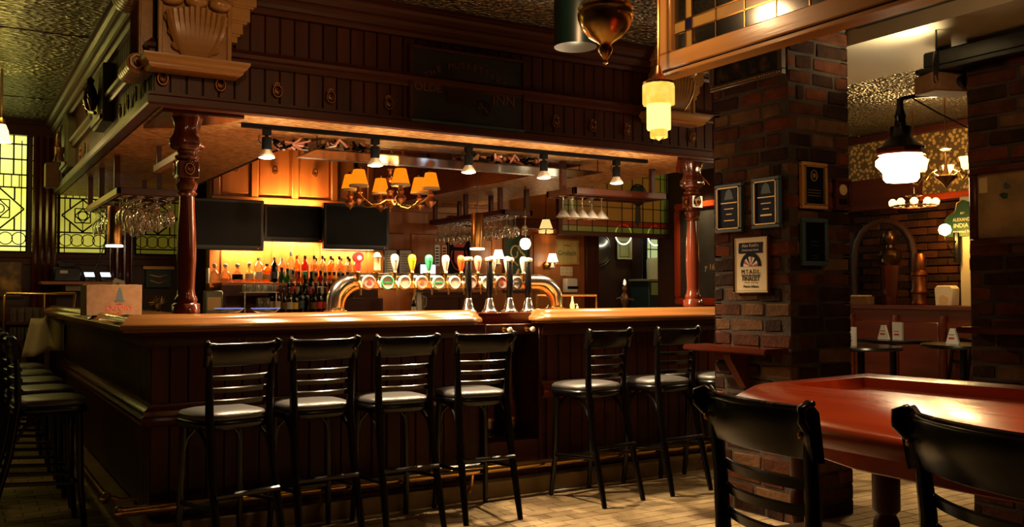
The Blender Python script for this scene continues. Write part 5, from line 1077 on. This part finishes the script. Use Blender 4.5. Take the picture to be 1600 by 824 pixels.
# ================================================================== LEFT END OF THE BAR
T = thing('beer_carton', 'cardboard beer carton with ship print and red lettering on the left bar top', 'carton', (.895, 6.34, 1.205), R(2))
MB().box(-.165, -.01, 0, .165, .22, .195).build('carton_body', 'cardboard', T, bev=.003)
MB().box(-.166, .10, .194, .166, .105, .1965).build('lid_seam', 'tan_enamel', T)
text('EXPORT', T, (.03, -.0115, .045), .044, 'ink_red'); text('ALE', T, (.03, -.0115, .018), .014, 'ink_red'); text('INDIA', T, (.03, -.0115, .072), .014, 'ink_red')
q = MB()
for i, (z, w0) in enumerate(((.098, .050), (.115, .042), (.132, .034), (.148, .024), (.162, .014))): q.prism([(.03-w0*.5, z), (.03+w0*.5, z), (.03+w0*.42, z+.013), (.03-w0*.3, z+.013)], -.012, -.0105, 'y')
q.prism([(-.002, .095), (.004, .086), (.058, .086), (.066, .096)], -.012, -.0105, 'y'); q.build('ship_print', 'bluegrey', T)
T = thing('register_shelf', 'small wall shelf behind the left bar holding the till and card terminals', 'shelf', (.78, 10.0, 1.43)); MB().box(-.02, 0, 0, .62, .58, .03).build('shelf_board', 'orange_x', T, bev=.004); MB().box(.2, .1, -.06, .42, .58, 0).build('bracket', 'plaster', T)
T = thing('cash_register', 'black cash register on the shelf under the second yellow window', 'register', (1.0, 10.25, 1.461)); MB().box(-.12, -.12, 0, .12, .14, .14).build('case', 'black_plastic', T, bev=.01); MB().box(-.08, -.02, .14, .08, .1, .20).build('printer', 'black_plastic', T, bev=.01); MB().box(-.07, -.123, .08, .0, -.12, .11).build('maker_plate', 'white', T)
for k, (x, d) in enumerate(((1.20, 'left'), (1.35, 'right'))):
    T = thing('card_terminal', d+' of two card terminals with white-lit screens beside the cash register', 'terminal', (x, 10.15, 1.461)); MB().prism([(-.06, 0), (.07, 0), (.07, .09), (-.06, .035)], -.05, .05, 'x').build('terminal_body', 'black_plastic', T, bev=.004)
    MB().add([(-.045, -.04, .05), (.045, -.04, .05), (.045, .06, .094), (-.045, .06, .094)], [(0, 1, 2, 3)]).build('screen', 'monitor', T)
T = thing('paper_roll', 'white paper roll holder at the right end of the till shelf', 'holder', (1.46, 10.1, 1.28)); MB().tube([(-.06, 0, .14), (-.02, 0, .19), (.04, 0, .17), (.06, 0, .10), (.055, 0, .0)], .03, 12).build('roll', 'white', T)
T = thing('power_wiring', 'black cables hanging down behind the till shelf', 'cable', (1.25, 10.5, 1.40)); MB().tube([(0, 0, .05), (.05, .02, .2), (.12, .03, .4), (.16, .03, .58)], .006, 5).build('cable', 'black_plastic', T)
T = thing('service_rail', 'brass service rail at the far end of the left bar', 'rail', (.44, 9.85, 0)); q = MB()
q.tube([(0, 0, .5), (0, 0, 1.32), (.015, 0, 1.34), (.60, 0, 1.34)], .014, 8); q.tube([(.33, 0, 1.15), (.33, 0, 1.34)], .014, 8); q.tube([(.58, 0, 1.15), (.6, 0, 1.34)], .014, 8); q.build('rail_tube', 'brass', T)
T = thing('service_station', 'dark service station with two shelves of glasses at the far end of the left bar', 'cabinet', (.45, 9.9, 0))
MB().box(-.02, 0, .86, .62, .4, .89).build('shelf_board', 'mahog_x', T); MB().box(-.02, 0, 1.05, .62, .4, 1.075).build('shelf_board', 'mahog_x', T); MB().box(-.02, .36, .86, .62, .40, 1.2).build('back_panel', 'mahog_z', T); MB().box(.6, 0, 0, .64, .36, 1.2).build('side_panel', 'mahog_z', T)
for s_, z in (('upper', 1.076), ('lower', .891)):
    for i in range(5):
        o = tum.copy(); C.objects.link(o); o.location = (.50+i*.065+.02, 9.96, z); o.scale = (1.1, 1.1, 1.9); tag(o, 'tall clear glass on the '+s_+' shelf of the far service station', 'tumbler', 'glasses on the %s service shelf' % s_)
T = thing('hung_towel', 'pale cloth hanging over the end of the left bar', 'towel', (.80, 9.74, .80))
m = MB(); vs = []; fs = []
for i in range(9):
    for j in range(7): vs.append((-.14+i*.035-.012*j*(i < 4), .02*math.sin(i*1.6)+.01*j, .34-j*.06+(.02 if i > 3 else -.03)))
fs = [(i*7+j, (i+1)*7+j, (i+1)*7+j+1, i*7+j+1) for i in range(8) for j in range(6)]; o = m.add(vs, fs).build('cloth', 'cream', T, ang=90); o.modifiers.new('thickness', 'SOLIDIFY').thickness = .012
T = thing('cream_stool', 'cream painted low stool behind the left row of bar stools', 'stool', (.74, 10.34, 0))
MB().box(-.13, -.12, .80, .13, .12, .85).build('seat', 'cream', T, bev=.01)
for sx_ in (-1, 1):
    for sy_ in (-1, 1): MB().box(sx_*.10-.018, sy_*.09-.018, 0, sx_*.10+.018, sy_*.09+.018, .80).build('leg', 'cream', T)
T = thing('service_rail', 'short chrome service rail on the right bar top beside the hand pumps', 'rail', (3.76, 5.84, 1.20)); q = MB()
q.tube([(0, 0, 0), (0, 0, .12), (.55, 0, .12), (.55, 0, 0)], .010, 8); q.tube([(.2, 0, 0), (.2, 0, .12)], .009, 8); q.build('rail_tube', 'brass', T)
T = thing('soap_bottle', 'small cream pump bottle behind the right bar top', 'bottle', (4.42, 6.25, 1.13)); MB().lathe([(.0, 0), (.028, 0), (.03, .06), (.012, .075), (.01, .10)], 12).build('bottle_body', 'cream', T); MB().tube([(0, 0, .1), (0, 0, .115), (-.02, 0, .115)], .004, 5).build('pump_nozzle', 'cream', T)
T = thing('side_counter', 'dark inner counter behind the right bar top', 'counter', (4.2, 6.1, 0)); MB().box(0, 0, 0, 1.0, .45, 1.10).build('carcass', 'mahog_x', T, bev=.006); MB().box(-.02, -.02, 1.10, 1.02, .47, 1.13).build('counter_top', 'mahog_x', T, bev=.006)
T = thing('green_soap_bottle', 'pale green plastic bottle at the right foot of the beer tower', 'bottle', (3.93, 5.62, 1.20)); MB().lathe([(.0, 0), (.016, 0), (.018, .05), (.008, .08), (.006, .11), (.0, .115)], 12).build('bottle_body', 'pale_green' if 'pale_green' in MT else mat('pale_green', (.45, .62, .25), .3).name, T)
T = thing('beer_mat', 'round wooden coaster on the bar top left of the hand pumps', 'coaster', (at(712, 482, 'y', 5.5).x, 5.42, 1.20)); MB().lathe([(.0, 0), (.055, 0), (.058, .006), (.055, .014), (.0, .014)], 18).build('mat_body', 'oak_x', T)
# ================================================================== HANGING LEADED GLASS SCREEN
T = thing('leaded_screen', 'hanging leaded glass screen in amber and green panes with dark centre medallion', 'partition', (5.98, 8.8, 2.05))
W2 = 1.66; H2 = .82
MB().box(-.03, -.03, -.05, W2+.04, .03, .0).build('bottom_rail', 'canopy_x', T, bev=.004); MB().box(-.03, -.03, 0, .02, .03, CEIL-2.05).build('end_stile', 'mahog_z', T); MB().box(W2, -.03, 0, W2+.05, .03, CEIL-2.05).build('end_stile', 'mahog_z', T); MB().box(0, -.03, H2, W2, .03, CEIL-2.05).build('head_panel', 'mahog_x', T)
cs = [0.02, .12, .24, .46, .68, .90, 1.06, 1.22, 1.38, 1.50, 1.60, W2]; rs = [0, .07, .14, .30, .50, .68, H2]
for i in range(len(cs)-1):
    for j in range(len(rs)-1): MB().box(cs[i]+.002, -.004, rs[j]+.002, cs[i+1]-.002, .004, rs[j+1]-.002).build('pane', ('glass_lead_red') if j == 1 else ('glass_lead_green' if (i in (0, 1, 9, 10) or j in (0, 5)) else 'glass_lead_amber'), T, sm=False)
q = MB()
for a in cs: q.box(a-.004, -.009, 0, a+.004, .009, H2)
for a in rs: q.box(0, -.009, a-.004, W2, .009, a+.004)
q.build('lead_cames', 'lead', T)
q = MB(); q.lathe([(.0, -.03), (.08, -.028), (.11, -.02), (.12, -.008), (.12, .0)], 12, (1.14, 0, .47), ax='y', lobes=6, amp=.06); q.prism([(1.10, .15), (1.14, .08), (1.18, .15), (1.17, .37), (1.11, .37)], -.015, -.005, 'y'); q.build('medallion', 'green_dark' if 'green_dark' in MT else mat('green_dark', (.03, .05, .045), .25).name, T)
MB().tube([(1.14+.125*math.cos(i*PI/9), -.02, .47+.125*math.sin(i*PI/9)) for i in range(18)], .008, 5, closed=True).build('medallion_rim', 'lead', T)
# ================================================================== BEYOND THE SCREEN: MIRROR, NOTICES, CHALKBOARD
MY = FAR-.02
T = thing('oval_mirror', 'round wall mirror with thin silver rim under the leaded screen', 'mirror', (7.86, MY, 1.94))
MB().lathe([(.0, -.012), (.20, -.012), (.20, 0)], 32, ax='y').build('mirror_glass', 'chrome', T); MB().tube([(.205*math.cos(i*PI/16), -.014, .23*math.sin(i*PI/16)) for i in range(32)], .008, 6, closed=True).build('rim', 'chrome', T)
flat('menu_board', 'pale yellow notice board with dark border hanging over the mirror', 'notice', (8.27, MY-.05, 1.82), .24, .30, 'paper_board' if 'paper_board' in MT else mat('paper_board', (.42, .40, .18), .6).name, fr='cream', fw=.01)
MB().tube([(-.08, -.03, .03), (.08, -.03, .03), (.08, -.03, .24), (-.08, -.03, .24)], .004, 4, closed=True).build('border_line', 'ink', [o for o in bpy.data.objects if o.name == 'menu_board'][0], loc=(0, .018, 0))
for x, d, r_ in ((8.22, 'left'), (8.66, 'right')) and ((8.08, 'left', .14), (8.66, 'right', .14)):
    T = thing('ring_lamp', d+' of two white ring lamps under the leaded screen', 'lamp', (x, 10.3, 2.06)); MB().tube([(r_*math.cos(i*PI/12), 0, .09+r_*math.sin(i*PI/12)) for i in range(24)], .009, 6, closed=True).build('ring_tube', 'neon', T); MB().tube([(0, 0, .09+r_), (0, 0, CEIL-2.06)], .004, 4).build('cord', 'lead', T)
T = flat('tilted_notice', 'tilted paper notice with black script below the mirror', 'notice', (7.66, MY-.03, 1.36), .24, .20, 'paper', tilt=-.08)
for i in range(2):
    for j in range(3): MB().tube([(-.08+j*.06, -.010, .06+i*.07), (-.07+j*.06, -.010, .09+i*.07), (-.05+j*.06, -.010, .06+i*.07)], .004, 4).build('script', 'ink', T)
T = thing('bronze_figure', 'small dark bronze figure lamp standing behind the right bar top', 'figurine', (5.0, 6.36, 1.13))
MB().lathe([(.05, 0), (.045, .02), (.015, .04), (.02, .09), (.035, .13), (.03, .18), (.012, .21), (.02, .23), (.018, .26), (.0, .28)], 14, lobes=3, amp=.12).build('figure_body', 'dark_bronze', T); MB().tube([(-.09, 0, .16), (-.03, -.01, .17), (.03, 0, .16), (.10, 0, .15)], .008, 6).build('arm', 'chrome', T); MB().lathe([(.0, .26), (.015, .28), (.012, .31), (.0, .33)], 10).build('crystal', 'tulip' if False else 'white', T)
T = thing('staff_cabinet', 'mauve-grey cupboard papered with notices behind the right bar top', 'cabinet', (8.55, 9.9, 0)); MB().box(-.35, 0, 0, .40, .4, 1.49).build('cupboard_body', 'bluegrey', T, bev=.01); MB().box(-.37, -.02, 1.49, .42, .42, 1.52).build('cupboard_top', 'plaster', T, bev=.004)
MB().box(-.31, -.012, 1.30, -.10, 0, 1.47).build('paper_sheet', 'pale_green', T); MB().box(-.04, -.012, 1.0, .34, 0, 1.44).build('paper_sheet', 'cardboard', T)
for i in range(10): MB().box(0, -.015, 1.04+i*.036, .28-.04*(i % 3), -.012, 1.052+i*.036).build('text_line', 'ink', T)
T = thing('beige_canister', 'beige canister on the papered cupboard', 'canister', (8.50, 10.1, 1.52)); MB().lathe([(.0, 0), (.13, 0), (.135, .26), (.12, .30), (.0, .30)], 18).build('canister_body', 'cream', T)
bottle(8.80, 10.0, 1.52, .33, .07, 'cream', 'cream plastic bottle beside the beige canister', shape='spirit', lab='tan_enamel', cap='white')
T = thing('dark_curtain', 'gathered dark curtain beside the pale window under the leaded screen', 'curtain', (8.58, 10.45, 1.15))
m = MB(); vs = [(-.09+.012*i+.0*j, .02*math.sin(i*1.9), (1.3-j*.13)) for i in range(13) for j in range(11)]; vs = [(x*(1-.35*math.sin(z*2.2)), y, z) for x, y, z in vs]
o = m.add(vs, [(i*11+j, (i+1)*11+j, (i+1)*11+j+1, i*11+j+1) for i in range(12) for j in range(10)]).build('curtain_cloth', 'black_plastic', T, ang=90); o.modifiers.new('thickness', 'SOLIDIFY').thickness = .01
T = thing('framed_chalkboard', 'tall chalkboard in an orange wooden frame behind the right turned post', 'chalkboard', (7.59, 8.22, 1.27), -PI/2)
w_, h = .66, 1.06; MB().box(-w_/2, -.015, 0, w_/2, 0, h).build('slate', 'slate' if 'slate' in MT else mat('slate', (.025, .024, .020), .6, col2=(.055, .05, .04), sc_=4).name, T)
for b in ((-w_/2-.08, -.05, -.08, w_/2+.08, 0, 0), (-w_/2-.08, -.05, h, w_/2+.08, 0, h+.08), (-w_/2-.08, -.05, 0, -w_/2, 0, h), (w_/2, -.05, 0, w_/2+.08, 0, h)): MB().box(*b).build('frame_side', 'cherry_z', T, bev=.015, seg=2)
text('y 16', T, (.18, -.017, .36), .10, 'tan_enamel')
light('SPOT', (7.33, 8.05, 2.64), 30, (1, .72, .36), .04, (7.59, 8.15, 1.9), 80, .8)
T = thing('picture_lamp', 'small brass picture lamp above the framed chalkboard', 'lamp', (7.59, 8.05, 2.60), -PI/2); MB().tube([(0, 0, 0), (0, -.1, .08), (0, -.22, .12)], .008, 6).build('arm', 'brass', T); MB().tube([(-.08, -.22, .12), (.08, -.22, .12)], .025, 10).build('hood', 'brass', T)
light('POINT', (7.9, 9.9, 2.75), 16, (.95, 1, .55), .06)  # added fill for the mirror and notices, no lamp hangs here
# ================================================================== RIGHT HAND ROOM
T = thing('hanging_lantern', 'big glowing schoolhouse globe lantern with black hood on an iron arm', 'lamp', (5.98, 4.33, 2.148)); T.scale = (1.19, 1.19, 1)
MB().lathe([(.05, 0), (.09, .005), (.105, .03), (.105, .07), (.125, .10), (.148, .13), (.146, .165), (.12, .19), (.11, .20)], 28).build('glass_globe', 'globe_hot', T, ang=80)
MB().lathe([(.125, .195), (.145, .20), (.148, .215), (.14, .22), (.14, .245), (.135, .25)], 8).build('hood_rim', 'post_x', T, ang=10)
MB().lathe([(.145, .25), (.10, .29), (.07, .33), (.062, .35), (.062, .41), (.035, .42), (.03, .47), (.035, .48), (.02, .55), (.02, .62)], 16).build('hood', 'black_lacquer', T)
p1 = (dep(1475, 139, 6.9)-T.location)/1.19
MB().tube([(0, 0, .60), (.01, 0, .62), (.10, -.03, .645), (p1.x, p1.y, .66), (p1.x+.02, p1.y, .70), (p1.x+.02, p1.y, CEIL-2.148)], .016, 8).build('iron_arm', 'black_plastic', T); MB().tube([(.07, -.02, .64), (.27, -.09, .52), (.42, -.2, .40)], .006, 5).build('tie_rod', 'black_plastic', T)
light('POINT', (0, 0, -.06), 8, (1, .72, .38), .04, parent=T)
T = thing('projector', 'tan boxed projector hanging under the dark ceiling gear', 'projector', (5.32, 3.52, 2.58)); MB().box(-.16, -.10, 0, .16, .10, .12).build('case', 'cardboard', T, bev=.01, rot=(0, 0, R(-20))); MB().lathe([(.0, -.12), (.035, -.12), (.04, -.09)], 14, (.0, 0, .06), ax='y').build('lens', 'black_plastic', T)
MB().box(-.02, -.02, .12, .02, .02, .30).build('mount', 'black_plastic', T)
T = thing('equipment_shelf', 'black ceiling-hung shelf of sound equipment in the upper right corner', 'shelf', (5.45, 3.2, 2.70)); MB().box(-.30, -.5, 0, .5, .42, .03).build('shelf_board', 'black_plastic', T, bev=.004); MB().box(-.28, -.45, .03, .45, .38, .13).build('amplifier', 'black_plastic', T, bev=.01)
for s in (-1, 1): MB().box(s*.2-.01, .3, .03, s*.2+.01, .33, .165).build('hanger', 'dark_metal', T)
MB().cb(-.29, -.3, .08, .004, .02, .012).build('standby_light', 'led_red', T)
T = thing('clip_spot', 'small black clamp spotlight hanging from the beam near the projector', 'spotlight', tuple(dep(1462, 118, 5.35))); MB().tube([(0, 0, 0), (0, 0, .06), (.01, 0, .14)], [.012, .022, .014], 8).build('body', 'black_plastic', T); MB().tube([(.018*math.cos(i*PI/6), 0, -.02+.024*math.sin(i*PI/6)) for i in range(12)], .004, 5, closed=True).build('clamp_ring', 'black_plastic', T); MB().tube([(.01, 0, .13), (.01, 0, 2.86-T.location.z)], .006, 5).build('cord', 'black_plastic', T); light('SPOT', tuple(T.location+Vector((-.05, .05, .05))), 26, (1, .80, .45), .03, tuple(T.location+Vector((-.35, .35, .6))), 150, 1)  # the upward beam is added to brighten the plaster beam
# tulip chandelier
c0 = at(1478, 275, 'x', 7.6)
T = thing('tulip_chandelier', 'brass chandelier with upturned white tulip shades in the right hand room', 'chandelier', (c0.x, c0.y, c0.z-.12))
MB().lathe([(.0, 0), (.01, .02), (.03, .05), (.09, .10), (.10, .115), (.03, .13), (.015, .2), (.01, .3)], 16).build('stem', 'old_brass', T); MB().tube([(0, 0, .3), (0, 0, CEIL-T.location.z)], .006, 5).build('chain', 'old_brass', T); MB().lathe([(.02, .34), (.05, .36), (.0, .37)], 12).build('ceiling_cup', 'cream', T)
for i in range(5):
    a = R(30+72*i); c, s = math.cos(a), math.sin(a)
    MB().tube([(.03*c, .03*s, .10), (.12*c, .12*s, .16), (.20*c, .20*s, .12), (.25*c, .25*s, .06), (.29*c, .29*s, .08), (.29*c, .29*s, .14)], .008, 6).build('arm', 'brass', T)
    MB().lathe([(.02, .14), (.035, .16), (.04, .20), (.055, .25), (.05, .25), (.035, .20), (.0, .16)], 14, (.29*c, .29*s, 0)).build('tulip_shade', 'tulip', T, ang=70)
light('POINT', (0, 0, .36), 60, (1, .66, .28), .10, parent=T)
# candle cluster
c0 = at(1428, 319, 'x', 8.0)
T = thing('candle_chandelier', 'low round chandelier of many small glowing bulbs under the tulip chandelier', 'chandelier', (c0.x, c0.y, c0.z-.04))
MB().tube([(.20*math.cos(i*PI/9), .20*math.sin(i*PI/9), .0+.02) for i in range(18)], .010, 6, closed=True).build('hoop', 'old_brass', T); MB().lathe([(.0, .0), (.04, .03), (.03, .10), (.08, .12), (.02, .14), (.01, .2)], 12).build('hub', 'dark_bronze', T); MB().tube([(0, 0, .2), (0, 0, CEIL-T.location.z)], .006, 5).build('chain', 'old_brass', T)
for i in range(10):
    a = 2*PI*i/10; MB().lathe([(.0, .02), (.035, .035), (.04, .06), (.02, .085), (.0, .09)], 10, (.20*math.cos(a), .20*math.sin(a), 0)).build('glass_bulb', 'tulip', T, ang=80)
    if i % 2 == 0: MB().tube([(.03*math.cos(a), .03*math.sin(a), .06), (.12*math.cos(a), .12*math.sin(a), .01), (.2*math.cos(a), .2*math.sin(a), .02)], .005, 5).build('arm', 'old_brass', T)
light('POINT', (0, 0, -.03), 3, (1, .5, .15), .1, parent=T)
# lit lamp on the pilaster and green sign
yy = at(1472, 360, 'x', FX-.35)
T = thing('pilaster_lamp', 'glowing ball lamp on an iron bracket on the yellow-lit pilaster', 'wall lamp', (FX-.13, yy.y-.03, yy.z), -PI/2)
MB().lathe([(.0, -.06), (.05, -.035), (.062, 0), (.05, .04), (.02, .06)], 16, (-.0, -.22, 0)).build('glass_ball', 'ball_hot', T, ang=80); MB().tube([(-.0, -.22, -.06), (0, -.21, -.11), (0, -.12, -.13), (0, -.02, -.10)], .012, 6).build('bracket', 'black_lacquer', T); MB().tube([(0, -.02, -.02), (0, -.02, -.32)], .035, 8).build('backplate', 'black_lacquer', T)
MB().tube([(0, -.20, -.11), (0, -.12, -.22), (0, -.03, -.28)], .007, 5).build('scroll', 'black_lacquer', T)
light('POINT', (0, -.22, -.09), 18, (1, .50, .08), .05, parent=T)
yy = at(1497, 350, 'x', FX-.16)
T = thing('green_pub_sign', 'dark green shaped sign with cream lettering hanging on the lit pilaster', 'sign', (FX-.13, yy.y, yy.z-.13), -PI/2)
MB().prism([(-.15, 0), (.19, 0), (.19, .22), (.13, .26), (.11, .34), (.05, .37), (-.01, .34), (-.03, .26), (-.10, .22), (-.15, .17)], -.03, 0, 'y').build('board', 'green_paint', T, bev=.004)
MB().tube([(-.15, -.03, .17), (-.10, -.03, .22), (-.03, -.03, .26), (-.01, -.03, .34), (.05, -.03, .37)], .006, 5).build('gilt_edge', 'brass', T)
text('EST', T, (.05, -.032, .235), .03, 'cream'); text('ALEXANDER', T, (.06, -.032, .17), .048, 'cream', sx=.85); text('INDIA', T, (.03, -.032, .11), .06, 'cream'); text('Imported Pale', T, (.05, -.032, .05), .036, 'cream')
for k, (yv, z, h, l) in enumerate(((5.27, 2.0, .30, 'narrow framed print, upper, beside the green sign'), (5.27, 1.55, .28, 'narrow framed print, lower, under the green sign'))):
    T = thing('framed_print', l, 'picture', (FX-.085, yv, z), -PI/2); MB().box(-.05, -.01, 0, .05, 0, h).build('print_sheet', 'map_paper', T); q = MB()
    for b in ((-.06, -.02, -.01, .06, 0, 0), (-.06, -.02, h, .06, 0, h+.01), (-.06, -.02, 0, -.05, 0, h), (.05, -.02, 0, .06, 0, h)): q.box(*b)
    q.build('frame', 'ink', T)
# far serving counter with panelled front
T = thing('far_counter', 'dark red panelled serving counter across the right hand room', 'counter', (8.33, 6.0, 0))
MB().box(0, -.95, 0, .33, 1.2, 1.16).build('carcass', 'cherry_dark' if 'cherry_dark' in MT else wood('cherry_dark', (.10, .018, .007), (.17, .032, .011), 'y', .3).name, T); MB().box(-.05, -1.0, 1.16, .36, 1.25, 1.20).build('counter_top', 'cherry_dark', T, bev=.008, seg=2)
for i in range(4): MB().box(-.025, -.92+i*.54, .15, 0, -.92+i*.54+.46, 1.04).build('door_panel', 'cherry_dark', T, bev=.02)
for i in range(5): MB().lathe([(.03, .05), (.045, .12), (.03, .2), (.04, .5), (.03, .9), (.045, 1.0), (.03, 1.1)], 10, (-.02, -.96+i*.54, 0)).build('half_column', 'cherry_dark', T)
y0_ = at(1478, 470, 'x', 8.5)
T = thing('white_dispenser', 'cream boxy napkin dispenser on the far counter', 'dispenser', (8.52, y0_.y, 1.20), -PI/2); MB().prism([(-.09, 0), (.09, 0), (.10, .17), (.07, .20), (-.07, .20), (-.10, .17)], -.06, .06, 'y').build('case', 'cream', T, bev=.006); MB().prism([(-.04, .02), (.04, .02), (.05, .08), (0, .11), (-.05, .08)], -.064, -.058, 'y').build('slot', 'tan_enamel', T); MB().box(-.17, -.02, .12, -.09, .0, .14).build('lever', 'ink', T)
T = thing('copper_urn', 'tall stacked copper cylinder urn on the far counter by the brick wall', 'urn', (8.52, at(1437, 470, 'x', 8.52).y, 1.20))
MB().lathe([(.07, 0), (.08, .02), (.07, .05), (.07, .12), (.085, .13), (.085, .15), (.072, .17), (.072, .30), (.085, .31), (.08, .34), (.055, .36), (.06, .40), (.06, .48), (.045, .53), (.0, .55)], 18).build('urn_body', 'dull_copper' if 'dull_copper' in MT else mat('dull_copper', (.16, .05, .018), .4, 1).name, T)
T = thing('carved_statue', 'dark carved wooden bust on tapered stand in the arched recess', 'statue', (8.62, at(1392, 460, 'x', 8.62).y, 1.20))
MB().lathe([(.05, 0), (.06, .03), (.075, .15), (.09, .36), (.10, .42), (.04, .43)], 8).build('pedestal', 'post_z', T); MB().lathe([(.06, .42), (.10, .47), (.12, .53), (.10, .58), (.045, .61), (.04, .64), (.07, .68), (.078, .74), (.06, .79), (.0, .82)], 16, lobes=2, amp=.08).build('bust', 'dark_bronze', T)
MB().tube([(-.06, .05, .56), (-.10, .0, .46), (-.04, -.04, .40)], .025, 8).build('folded_arm', 'dark_bronze', T)
T = thing('menu_rack', 'low tan rack on the far counter left of the statue', 'rack', (8.48, 6.75, 1.20), -PI/2); MB().box(-.22, -.06, 0, .22, .06, .09).build('rack_body', 'cardboard', T, bev=.004)
for i in range(10): MB().box(-.20+i*.042, -.055, .09, -.19+i*.042, .055, .105).build('tooth', 'tan_enamel', T)
# dining tables and chairs in the dark
for k, (u, v, X, d) in enumerate(((1395, 519, 7.5, 'middle'), (1345, 541, 6.6, 'left'), (1505, 535, 7.3, 'right'))):
    pz = at(u, v, 'x', X); z = round(max(.72, min(.9, pz.z)), 3)
    T = thing('dining_table', d+' small black dining table in the dark right hand room', 'table', (X, pz.y, 0)); MB().lathe([(.0, z-.03), (.33, z-.03), (.34, z-.015), (.33, z), (.0, z)], 24).build('table_top', 'black_lacquer', T); MB().lathe([(.04, .03), (.03, .1), (.03, z-.03)], 12).build('pedestal', 'black_lacquer', T); MB().lathe([(.22, 0), (.2, .02), (.05, .04), (.0, .05)], 16).build('foot', 'black_lacquer', T)
    for j in range(2 if k == 0 else 1):
        T = thing('table_card', ['triangular menu card on the middle dining table', 'upright white menu card on the middle dining table', 'white menu card on the left dining table', 'small white card on the right dining table'][j if k == 0 else k+1], 'menu', (X-.05, pz.y+(.06-.15*j), z), -PI/2)
        MB().prism([(-.06, 0), (.06, 0), (.02, .13), (-.02, .13)] if (j == 0 and k != 1) else [(-.05, 0), (.05, 0), (.05, .16), (-.05, .16)], -.012, .012, 'y').build('card', 'white', T); MB().box(-.03, -.014, .04, .02, -.012, .055).build('print', 'ink_red', T); MB().box(-.03, -.014, .075, .02, -.012, .08).build('print', 'ink', T)
def cafe_chair(x, y, rz, label, first=[None]):
    if first[0] is None:
        T = thing('dining_chair', label, 'chair'); first[0] = T
        MB().lathe([(.0, .44), (.20, .44), (.21, .455), (.19, .475), (.0, .48)], 18).build('seat', 'black_lacquer', T)
        for s in (-1, 1): MB().tube([(s*.18, -.20, 0), (s*.17, -.17, .45), (s*.17, -.21, .72), (s*.18, -.24, .90)], .016, 6).build('rear_leg', 'black_lacquer', T); MB().tube([(s*.17, .17, 0), (s*.15, .14, .44)], .016, 6).build('front_leg', 'black_lacquer', T)
        MB().box(-.19, -.245, .80, .19, -.22, .90).build('crest_rail', 'black_lacquer', T, bev=.008); MB().box(-.17, -.225, .66, .17, -.205, .69).build('back_slat', 'black_lacquer', T, bev=.004)
    else: T = copy_tree(first[0])
    T.location = (x, y, 0); T.rotation_euler = (0, 0, R(rz)); T['label'] = label; T['group'] = 'dining chairs in the right hand room'
cafe_chair(8.0, 5.42, 60, 'black dining chair in front of the far counter, left one'); cafe_chair(7.92, 4.92, 100, 'black dining chair in front of the far counter, right one'); cafe_chair(6.9, 6.6, 20, 'black dining chair behind the left dining table')
# paper scrap on the floor and a chip box
T = thing('paper_scrap', 'small white paper scrap lying on the floor by the pump niche', 'paper', (3.10, 5.10, .003)); T.location = (at(861, 761, 'z', 0).x, min(5.24, at(861, 761, 'z', 0).y), .0015); MB().box(-.06, -.04, 0, .06, .04, .002).build('paper_sheet', 'white', T, rot=(0, 0, .3))
